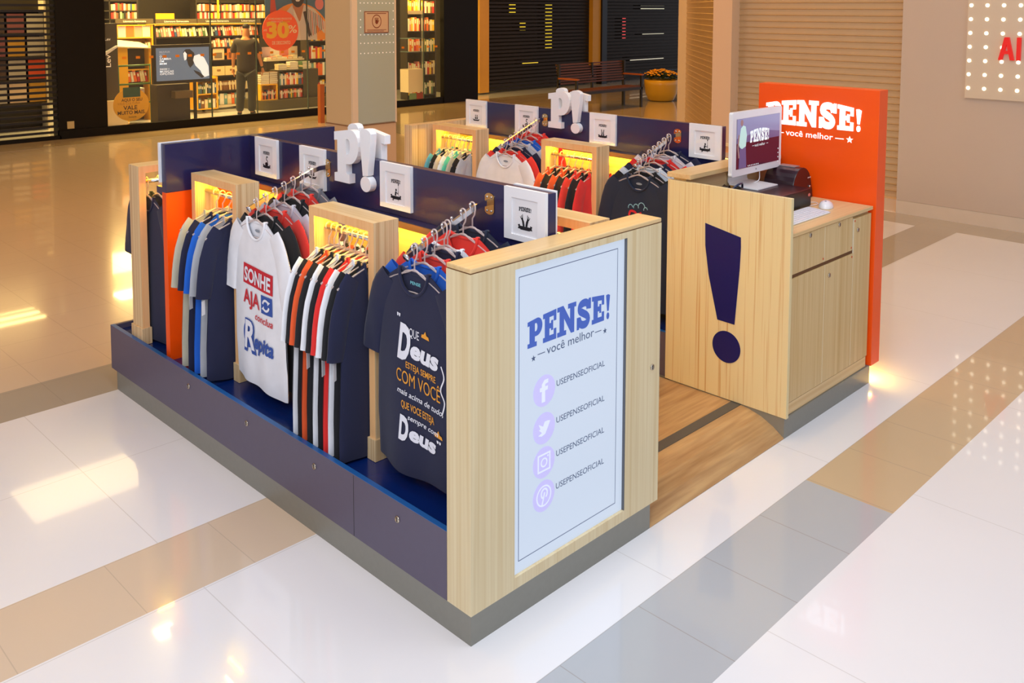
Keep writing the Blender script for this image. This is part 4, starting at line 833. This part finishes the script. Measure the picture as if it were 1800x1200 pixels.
# television totem
t = thing('television_totem', 'black television on a dark pedestal showing a blue grey concert advert', 'television', (5.155, 14.2, 0))
boxo('pedestal', (.1, .05, 0, .72, .35, .72), mat('pedestal_brown', (44, 32, 20), .5), t); boxo('leg', (.80, .02, 0, .84, .08, .74), BLACK, t); boxo('lectern_shelf', (.36, -.12, .47, .70, .05, .60), mat('shelf_bronze', (96, 78, 50), .5), t)
bz = boxo('bezel', (0, -.03, .745, 1.135, .05, 1.46), mat('bezel_black', (18, 14, 12), .3), t, .004); sc_ = boxo('screen', (.055, -.034, .80, 1.08, -.03, 1.405), mat('tv_slate', (92, 112, 136), .3, emit=.55), bz)
q = MB(); TV = lambda x, y, d: (x, -.036-d, y)
for i, (a, h, zz, x1) in enumerate((('MARIA', .033, 1.315, .32), ('RITA', .026, 1.278, .22), ('O', .036, 1.232, .16), ('SAMBA', .034, 1.188, .34), ('EM', .034, 1.146, .20), ('MIM', .034, 1.10, .25), ('SHOW +', .034, 1.00, .30), ('MUSICAS', .034, .957, .38), ('OPÇÕES', .034, .912, .38))):
    put(q, fit(glyphs(a, h, weight=.012), .12, x1), TV, 0, zz, 0 if i > 1 else 2)
q.prism([[(.58, 1.33), (.62, 1.37), (.70, 1.37), (.78, 1.30), (.80, 1.2), (.76, 1.08), (.70, 1.02), (.66, 1.08), (.64, 1.16), (.60, 1.2), (.56, 1.28)]], TV, 0, 1)
q.prism([[(.57, 1.29), (.60, 1.33), (.64, 1.28), (.63, 1.18), (.59, 1.16)]], lambda x, y, d: (x, -.0365, y), 0, 0)
q.prism([[(.78, 1.24), (.88, 1.27), (.98, 1.20), (1.06, 1.04), (1.07, .86), (.96, .83), (.90, .96), (.80, 1.06), (.76, 1.16)]], lambda x, y, d: (x, -.0365, y), 0, 0); q.prism([[(.76, .98), (.88, .93), (.98, .84), (.92, .82), (.8, .92)]], lambda x, y, d: (x, -.037, y), 0, 1)
obj('screen_advert', q, [mat('tv_white', (222, 228, 232), .4, emit=.7), mat('tv_dark', (44, 48, 58), .4, emit=.2), mat('tv_pale', (150, 160, 172), .4, emit=.6)], sc_)
# hanging poster with the man, round discount sign, round yellow sign
t = thing('shop_poster', 'large hanging shop poster of a smiling bearded man in a plaid shirt', 'poster', (7.18, 13.72, 1.5))
boxo('sheet', (0, 0, 0, 1.36, .01, 1.5), mat('poster_blue', (70, 110, 140), .5), t); q = MB(); PO = lambda k: (lambda x, y, d: (x, -.001*k, y))
q.prism([arcp(.72, -.12, .80, .86, 12, 168, 20)+[(0, 0), (1.36, 0)]], PO(1), 0, 0); q.prism([[(.10, .45), (.26, .45), (.20, .9), (.16, 1.2), (.12, .8)]], PO(1), 0, 1)
q.prism([[(.45, .55), (.60, .70), (.74, .60), (.86, .70), (1.10, .62), (1.34, .36), (1.34, .12), (1.14, .30), (1.16, 0), (.56, 0), (.52, .3)]], PO(2), 0, 2)
for i in range(9): q.prism([[(.98+.04*i, .05+.02*i), (.995+.04*i, .05+.02*i), (.965+.04*i, .62-.02*i), (.95+.04*i, .62-.02*i)]], PO(3), 0, (4, 5, 1)[i % 3])
q.prism([[(.60, .70), (.86, .70), (.78, .40), (.72, .34), (.66, .42)]], PO(3), 0, 3); q.prism([[(.62, .64), (.76, .34), (.77, 0), (.70, 0), (.64, .3)]], PO(4), 0, 6)
q.prism([disc(.72, .90, .155, .24)], PO(4), 0, 3); q.prism([arcp(.72, .86, .15, .21, 180, 360, 14)+[(.84, .92), (.80, .84), (.64, .84), (.60, .92)]], PO(5), 0, 5); q.prism([[(.66, .80), (.78, .80), (.75, .765), (.69, .765)]], PO(6), 0, 6)
q.prism([[(.84, .56), (.90, .58), (1.02, .1), (.96, .06)]], PO(5), 0, 5); q.prism([disc(1.22, .72, .10, .12)], PO(2), 0, 7)
obj('poster_picture', q, [mat('pp_orange', (240, 150, 30), .5), mat('pp_red', (200, 70, 50), .5), mat('pp_shirt', (214, 206, 196), .5), mat('pp_skin', (196, 128, 84), .5), mat('pp_blue', (96, 110, 150), .5), mat('pp_brown', (60, 44, 34), .5), mat('pp_white', (236, 230, 216), .5), mat('pp_pink', (226, 130, 130), .5)], t, fix=False)
t = thing('discount_sign', 'round orange discount sign reading 30 percent beside the man', 'sign', (7.475, 13.66, 1.70)); obj('disc', MB().prism([disc(0, 0, .395, n=48)], lambda x, y, d: (x, d, y), .01), mat('disc_orange', (238, 84, 20), .5, emit=.12), t)
q = MB(); D_ = lambda x, y, d: (x, -.002, y)
put(q, fit(glyphs('30', .29, weight=.05), -.31, .19), D_, 0, -.13, 0); put(q, fit(glyphs('%', .15, weight=.01), .17, .36), D_, 0, -.05, 1)
put(q, fit(glyphs('OS MELHORES PRODUTOS', .035, weight=.01), -.27, .25), D_, 0, .21, 1); put(q, fit(glyphs('PARA VOCÊ', .034, weight=.01), -.2, .05), D_, 0, .155, 1); put(q, fit(glyphs('ESTUDAR', .034, weight=.01), .07, .21), D_, 0, .155, 0)
put(q, fit(glyphs('ATÉ', .035, weight=.01), -.375, -.30), D_, 0, -.01, 1); put(q, fit(glyphs('DE DESCONTO', .065, weight=.01), -.19, .21), D_, 0, -.27, 1); obj('sign_lettering', q, [mat('sign_yellow', (244, 190, 20), .5), mat('sign_cream', (248, 222, 180), .5)], t)
t = thing('voucher_sign', 'round yellow voucher sign low in the shop window', 'sign', (4.53, 13.66, .465)); obj('disc', MB().prism([disc(0, 0, .31, .285, 48)], lambda x, y, d: (x, d, y), .01), mat('disc_yellow', (222, 166, 24), .5), t)
q = MB()
for a, h, zz, x0, x1, mi in (('AQUI O SEU', .05, .06, -.17, .19, 0), ('VALE CULTURA', .04, .005, -.24, .15, 1), ('VALE', .07, -.085, -.14, .10, 0), ('MUITO MAIS.', .062, -.165, -.24, .24, 0), ('livraria', .022, -.225, -.05, .08, 0)): put(q, fit(glyphs(a, h, weight=.02 if mi == 0 else 0), x0, x1), D_, 0, zz, mi)
q.prism([[(-.14, .13), (.16, .13), (.16, .30), (-.14, .30)]], D_, 0, 2); obj('sign_lettering', q, [mat('sign_brown', (70, 44, 10), .6), mat('sign_olive', (170, 120, 20), .6), mat('sign_green', (24, 74, 58), .5)], t)
# raised dark platform with the book island on the right of the man
t = thing('book_platform', 'low curved dark platform under the book island', 'platform', (7.74, 14.85, 0)); q = MB(); q.prism([[(0, .3)]+arcp(.25, .25, .25, .25, 180, 270, 8)+[(2.6, 0), (2.6, 1.6), (0, 1.6)]], lambda x, y, d: (x, y, .2-d), .2); obj('platform_body', q, mat('platform_olive', (70, 62, 34), .5), t)
t = bookcase('dark book island on the low platform right of the man', 8.20, 9.18, 15.0, 15.35, .204, .82, (.22, .50, .82), (8.98,), mat('island_olive', (62, 54, 30), .5)); boxo('end_board', (.6, -.005, 0, .98, 0, .6), mat('island_olive', (62, 54, 30), .5), t)
row(8.24, 8.78, 15.02, .50, .26, 'in the upper shelf of the dark book island', 'bright', (.03, .05)); row(8.24, 8.78, 15.02, .22, .20, 'in the lower shelf of the dark book island', 'mix', (.025, .04))
t = bookcase('yellow cube cabinet on the platform behind the man', 7.78, 8.18, 15.0, 15.3, .204, .54, (.22, .54), (), YEL); row(7.82, 8.14, 15.02, .22, .20, 'in the yellow cube cabinet', 'mix', (.022, .034))
LV = ('bottom', 'second', 'third', 'fourth', 'fifth', 'topmost')
PN = {7.80: 'left pile on the yellow cube cabinet', 8.0: 'right pile on the yellow cube cabinet', 8.22: 'left pile on the dark book island', 8.5: 'middle pile on the dark book island', 8.8: 'right pile on the dark book island'}
for (x, y, z, n, c) in ((7.80, 15.02, .542, 6, 'white'), (8.0, 15.02, .542, 6, 'brown'), (8.22, 15.02, .822, 3, 'cream'), (8.5, 15.02, .822, 4, 'white'), (8.8, 15.02, .822, 4, 'green')):
    for i in range(n): book(x+random.uniform(-.006, .006), y, z+.042*i, .2, .04, .16, (c, 'cream', 'brown')[i % 3] if i % 2 else c, 'lying flat, %s of the %s' % (LV[i], PN[x]), 'flat books %s of the %s' % (LV[i], PN[x]), 0, True)
TB = thing('book_table', 'white book table behind the piles on the book island', 'table', (8.27, 15.6, .201)); boxo('table_top', (0, 0, .779, .95, .8, .819), SHW, TB)
for x in (0.02, .87): boxo('leg', (x, .02, 0, x+.06, .08, .779), SHD, TB)
for i in range(7): book(8.29+.13*i, 15.62, 1.022, .12, .035+.02*(i % 3), .2, ('white', 'pink', 'cream', 'white', 'orange', 'cream', 'black')[i], 'lying on the white book table', 'books on the white table', 0, True)
for i, (c, l_) in enumerate((((226, 196, 200), 'pale pink'), ((232, 228, 220), 'white with dots'), ((222, 130, 110), 'salmon'), ((236, 214, 190), 'cream'))):
    m_ = thing('magazine', l_+' magazine standing on the white book table', 'magazine', (8.29+.23*i, 15.85, 1.021)); boxo('cover', (0, 0, 0, .22, .012, .26), mat('tcover_%d' % i, c, .4), m_)
t = bookcase('narrow dark bookcase at the right end of the shop window', 9.25, 9.75, 15.5, 15.8, .204, 1.9, (.22, .62, 1.0, 1.4, 1.75), (), SHD)
for z in (.22, .62, 1.0, 1.4): row(9.29, 9.7, 15.52, z+.002, .30, 'in the narrow dark bookcase beside the column', 'bright', (.05, .07))
# magazine stand behind the black grille
t = bookcase('magazine stand glimpsed behind the black slatted grille', 2.0, 3.6, 14.9, 15.2, 0, 2.3, (.5, .9, 1.3, 1.7, 2.1), (), SHD, edge=SHW)
rr_ = random.Random(3)
for j, z in enumerate((.502, .902, 1.302, 1.702)):
    for i in range(5):
        c = rr_.choice([(230, 90, 50), (236, 206, 170), (214, 160, 60), (150, 90, 90), (200, 190, 170), (90, 70, 60)]); m_ = thing('magazine', 'magazine behind the black grille, %s shelf, %s place' % (('bottom', 'lower', 'upper', 'top')[j], ('first', 'second', 'third', 'fourth', 'fifth')[i]), 'magazine', (2.05+.31*i, 14.92, z))
        boxo('cover', (0, 0, 0, .27, .012, .33), mat('gc_%d_%d_%d' % c, c, .5), m_)
t = thing('socket_plate', 'small beige socket plate low on the black shop front', 'socket', (3.46, 13.5, .22)); boxo('plate', (-.055, -.01, -.06, .055, 0, .06), mat('socket_beige', (190, 170, 120), .5), t)
t = thing('wooden_post', 'short orange brown wooden post standing beside the column', 'post', (7.50, 12.35, 0)); boxo('post_body', (0, 0, 0, .09, .09, .72), mat('post_brown', (176, 96, 40), .5), t)
# far bookcases
t = bookcase('tall dark bookcase on the rear wall at far left', 6.0, 6.95, 19.0, 19.3, 0, 2.6, (1.88, 2.07, 2.30), (6.3,), SHD)
for z in (1.882, 2.072): row(6.34, 6.9, 19.02, z, .165, 'on the rear wall bookcase at far left', 'mix', (.035, .06))
t = bookcase('dark bookcase on the rear wall with three lit shelves', 8.35, 10.6, 19.0, 19.3, 0, 2.6, (1.87, 2.055, 2.28), (9.0, 9.8), SHD)
for z in (1.872, 2.057): row(8.4, 10.2, 19.02, z, .17, 'on the rear wall bookcase above the man', 'warm', (.04, .065))
boxo('yellow_panel', (-1.0, -.02, 1.85, -.55, 0, 2.0), YEL, t); boxo('yellow_post', (.55, -.02, 1.8, .60, 0, 2.6), YEL, t)
bs = MB()
for i, (c, m_) in enumerate(PK.items()): bs.add(m_.v, m_.f, i)
if PK:
    o = obj('book_rows', bs, [BM[c] for c in PK]); tag(o, 'remaining rows of small books on the rear wall bookcases of the bookshop', 'books'); o['kind'] = 'stuff'
print('BOOKS', NB[0], sum(len(m_.v)//8 for m_ in PK.values()))
# ------------------------------------------------------------------ bench and flower pot
BR = mat('bench_wood', (96, 52, 26), .45); BD = mat('bench_metal', (34, 28, 20), .45)
t = thing('park_bench', 'dark wooden slatted bench in front of the dark shutters', 'bench', (11.9, 9.87, 0)); L_ = 2.18
for y in (.5,): obj('backrest', (lambda q: [q.box(0, y-.02+.01*k, .58+.055*k, L_, y+.01+.01*k, .61+.055*k) for k in range(8)] and q)(MB()), BR, t)
obj('seat', (lambda q: [q.box(0, .02+.075*k, .44, L_, .08+.075*k, .465) for k in range(6)] and q)(MB()), BR, t)
for x in (0, L_-.04):
    boxo('leg', (x, 0, 0, x+.045, .045, .70), BD, t); boxo('leg', (x, .48, 0, x+.045, .54, 1.0), BD, t); boxo('armrest', (x-.01, -.02, .695, x+.06, .5, .725), mat('armrest_wood', (176, 92, 36), .4), t)
boxo('back_post', (L_/2-.02, .5, .44, L_/2+.02, .54, 1.0), BD, t); boxo('side_rail', (0, .0, .39, L_, .03, .44), BD, t)
t = thing('flower_pot', 'large ochre planter with yellow flowers beside the bench', 'planter', (15.5, 10.4, 0))
obj('pot', MB().lathe([(0, 0), (.24, 0), (.30, .03), (.36, .18), (.39, .38), (.395, .49), (.37, .50), (.35, .46), (0, .46)], n=36), mat('ochre_pot', (206, 158, 34), .3, coat=.3), t)
q = MB(); rf = random.Random(5); fl = MB()
for i in range(380):
    a = rf.uniform(0, 2*PI); r_ = .38*math.sqrt(rf.random()); z = .5+.17*(1-(r_/.45)**2)*rf.uniform(.5, 1); x, y = r_*math.cos(a), r_*math.sin(a); s = rf.uniform(.03, .06)
    tx, ty = rf.uniform(-.6, .6), rf.uniform(-.6, .6); q.add([(x-s, y, z-s*tx), (x, y-s*.5, z), (x+s, y, z+s*tx), (x, y+s*.5, z+s*ty)], [(0, 1, 2, 3)])
lf = obj('leaves', q, mat('leaf_dark', (44, 62, 24), .6), t, fix=False); lf['kind'] = 'stuff'
for i in range(130):
    a = rf.uniform(0, 2*PI); r_ = .39*math.sqrt(rf.random()); z = .60+.12*(1-(r_/.42)**2)+rf.uniform(-.02, .02); x, y = r_*math.cos(a), r_*math.sin(a)
    fl.lathe([(0, .012), (.018, .014), (.03, .004), (.02, -.006)], (x, y, z), 7)
ff = obj('blossoms', fl, mat('flower_yellow', (244, 170, 20), .6), t); ff['kind'] = 'stuff'
# ------------------------------------------------------------------ the man in the bookshop
man = thing('person', 'man in a dark t-shirt and jeans standing in the bookshop, back turned', 'person', (7.14, 14.42, 0), math.radians(-38)); man.scale = (1.0, 1.0, 1.0)
def skin(name, verts, edges, radii, m, parent, sub=2, root=0):
    me = bpy.data.meshes.new(name); me.from_pydata(verts, edges, []); me.materials.append(m); o = bpy.data.objects.new(name, me); C.objects.link(o); o.parent = parent
    sk = o.modifiers.new('skin', 'SKIN'); sk.use_smooth_shade = True
    for i, v in enumerate(me.skin_vertices[0].data): r_ = radii[i]; v.radius = r_ if isinstance(r_, tuple) else (r_, r_); v.use_root = (i == root)
    s = o.modifiers.new('sub', 'SUBSURF'); s.levels = sub; s.render_levels = sub; return o
SKN = mat('skin', (196, 130, 78), .6)
V = [(0, 0, .98), (0, .0, 1.15), (0, -.01, 1.33), (0, -.01, 1.47), (0, .0, 1.55), (.01, .03, 1.66), (.01, .03, 1.76),
     (-.17, -.01, 1.46), (-.24, .0, 1.20), (-.26, .07, .95), (.17, -.01, 1.46), (.25, .01, 1.20), (.30, .05, .97),
     (-.10, 0, .92), (-.12, .03, .50), (-.14, -.02, .09), (.10, 0, .92), (.10, .06, .50), (.09, .0, .09), (-.15, .10, .04), (.10, .12, .04)]
Ed = [(0, 1), (1, 2), (2, 3), (3, 4), (4, 5), (5, 6), (3, 7), (7, 8), (8, 9), (3, 10), (10, 11), (11, 12), (0, 13), (13, 14), (14, 15), (0, 16), (16, 17), (17, 18), (15, 19), (18, 20)]
Rd = [(.13, .10), (.13, .10), (.15, .105), (.10, .08), .052, (.078, .095), (.06, .07), .058, .044, .030, .058, .044, .030, .085, .06, .04, .085, .06, .04, .03, .03]
skin('body', V, Ed, Rd, SKN, man)
# hands with fingers
for sg, hx, hy, hz in ((-1, -.265, .085, .93), (1, .306, .06, .95)):
    vs = [(hx, hy, hz), (hx+sg*.005, hy+.015, hz-.06), (hx+sg*.005, hy+.018, hz-.085)]; es = [(0, 1), (1, 2)]; rs = [(.022, .014), (.036, .014), (.034, .012)]
    for k in range(4):
        b_ = len(vs); oy = (k-1.5)*.019; L1 = (.03, .036, .034, .026)[k]; vs += [(hx, hy+.018+oy, hz-.09-.012), (hx-sg*.008, hy+.02+oy, hz-.10-L1), (hx-sg*.022, hy+.02+oy, hz-.105-L1*1.8)]; es += [(2, b_), (b_, b_+1), (b_+1, b_+2)]; rs += [.0085, .008, .007]
    b_ = len(vs); vs += [(hx-sg*.012, hy+.05, hz-.045), (hx-sg*.022, hy+.062, hz-.075)]; es += [(1, b_), (b_, b_+1)]; rs += [.010, .009]
    skin('hand', vs, es, rs, SKN, man, 1)
TS = cloth('dark_tee', (42, 34, 26)); JN = cloth('dark_jeans', (36, 36, 30))
skin('t_shirt', [(0, 0, .80), (0, 0, 1.0), (0, -.01, 1.22), (0, -.01, 1.36), (0, -.01, 1.47), (-.17, -.01, 1.46), (-.225, 0, 1.33), (-.245, 0, 1.23), (.17, -.01, 1.46), (.235, 0, 1.33), (.255, .01, 1.23)],
     [(0, 1), (1, 2), (2, 3), (3, 4), (4, 5), (5, 6), (6, 7), (4, 8), (8, 9), (9, 10)], [(.20, .145), (.20, .145), (.195, .14), (.195, .145), (.12, .105), .085, .085, .08, .085, .085, .08], TS, man)
skin('jeans', [(0, 0, .96), (-.10, 0, .84), (-.12, .03, .50), (-.14, -.01, .06), (.10, 0, .84), (.10, .06, .50), (.09, .01, .06)], [(0, 1), (1, 2), (2, 3), (0, 4), (4, 5), (5, 6)], [(.165, .125), .115, .09, .085, .115, .09, .085], JN, man)
skin('hair', [(.01, .015, 1.72), (.01, .01, 1.78), (.01, .06, 1.775)], [(0, 1), (1, 2)], [(.083, .098), (.075, .085), (.06, .06)], mat('hair', (22, 18, 14), .7), man)
for sx, sy_, dx in ((-.145, .05, -.01), (.095, .07, .01)):
    skin('shoe', [(sx, sy_-.08, .04), (sx+dx, sy_+.04, .042), (sx+dx*1.5, sy_+.14, .03)], [(0, 1), (1, 2)], [.045, .048, .035], mat('shoe_dark', (28, 24, 20), .5), man)
for sg in (-1, 1): skin('ear', [(.01+sg*.083, .03, 1.665), (.01+sg*.087, .028, 1.70)], [(0, 1)], [.012, .016], SKN, man, 1)
skin('nose', [(.01, .125, 1.70), (.01, .145, 1.665)], [(0, 1)], [.012, .016], SKN, man, 1)
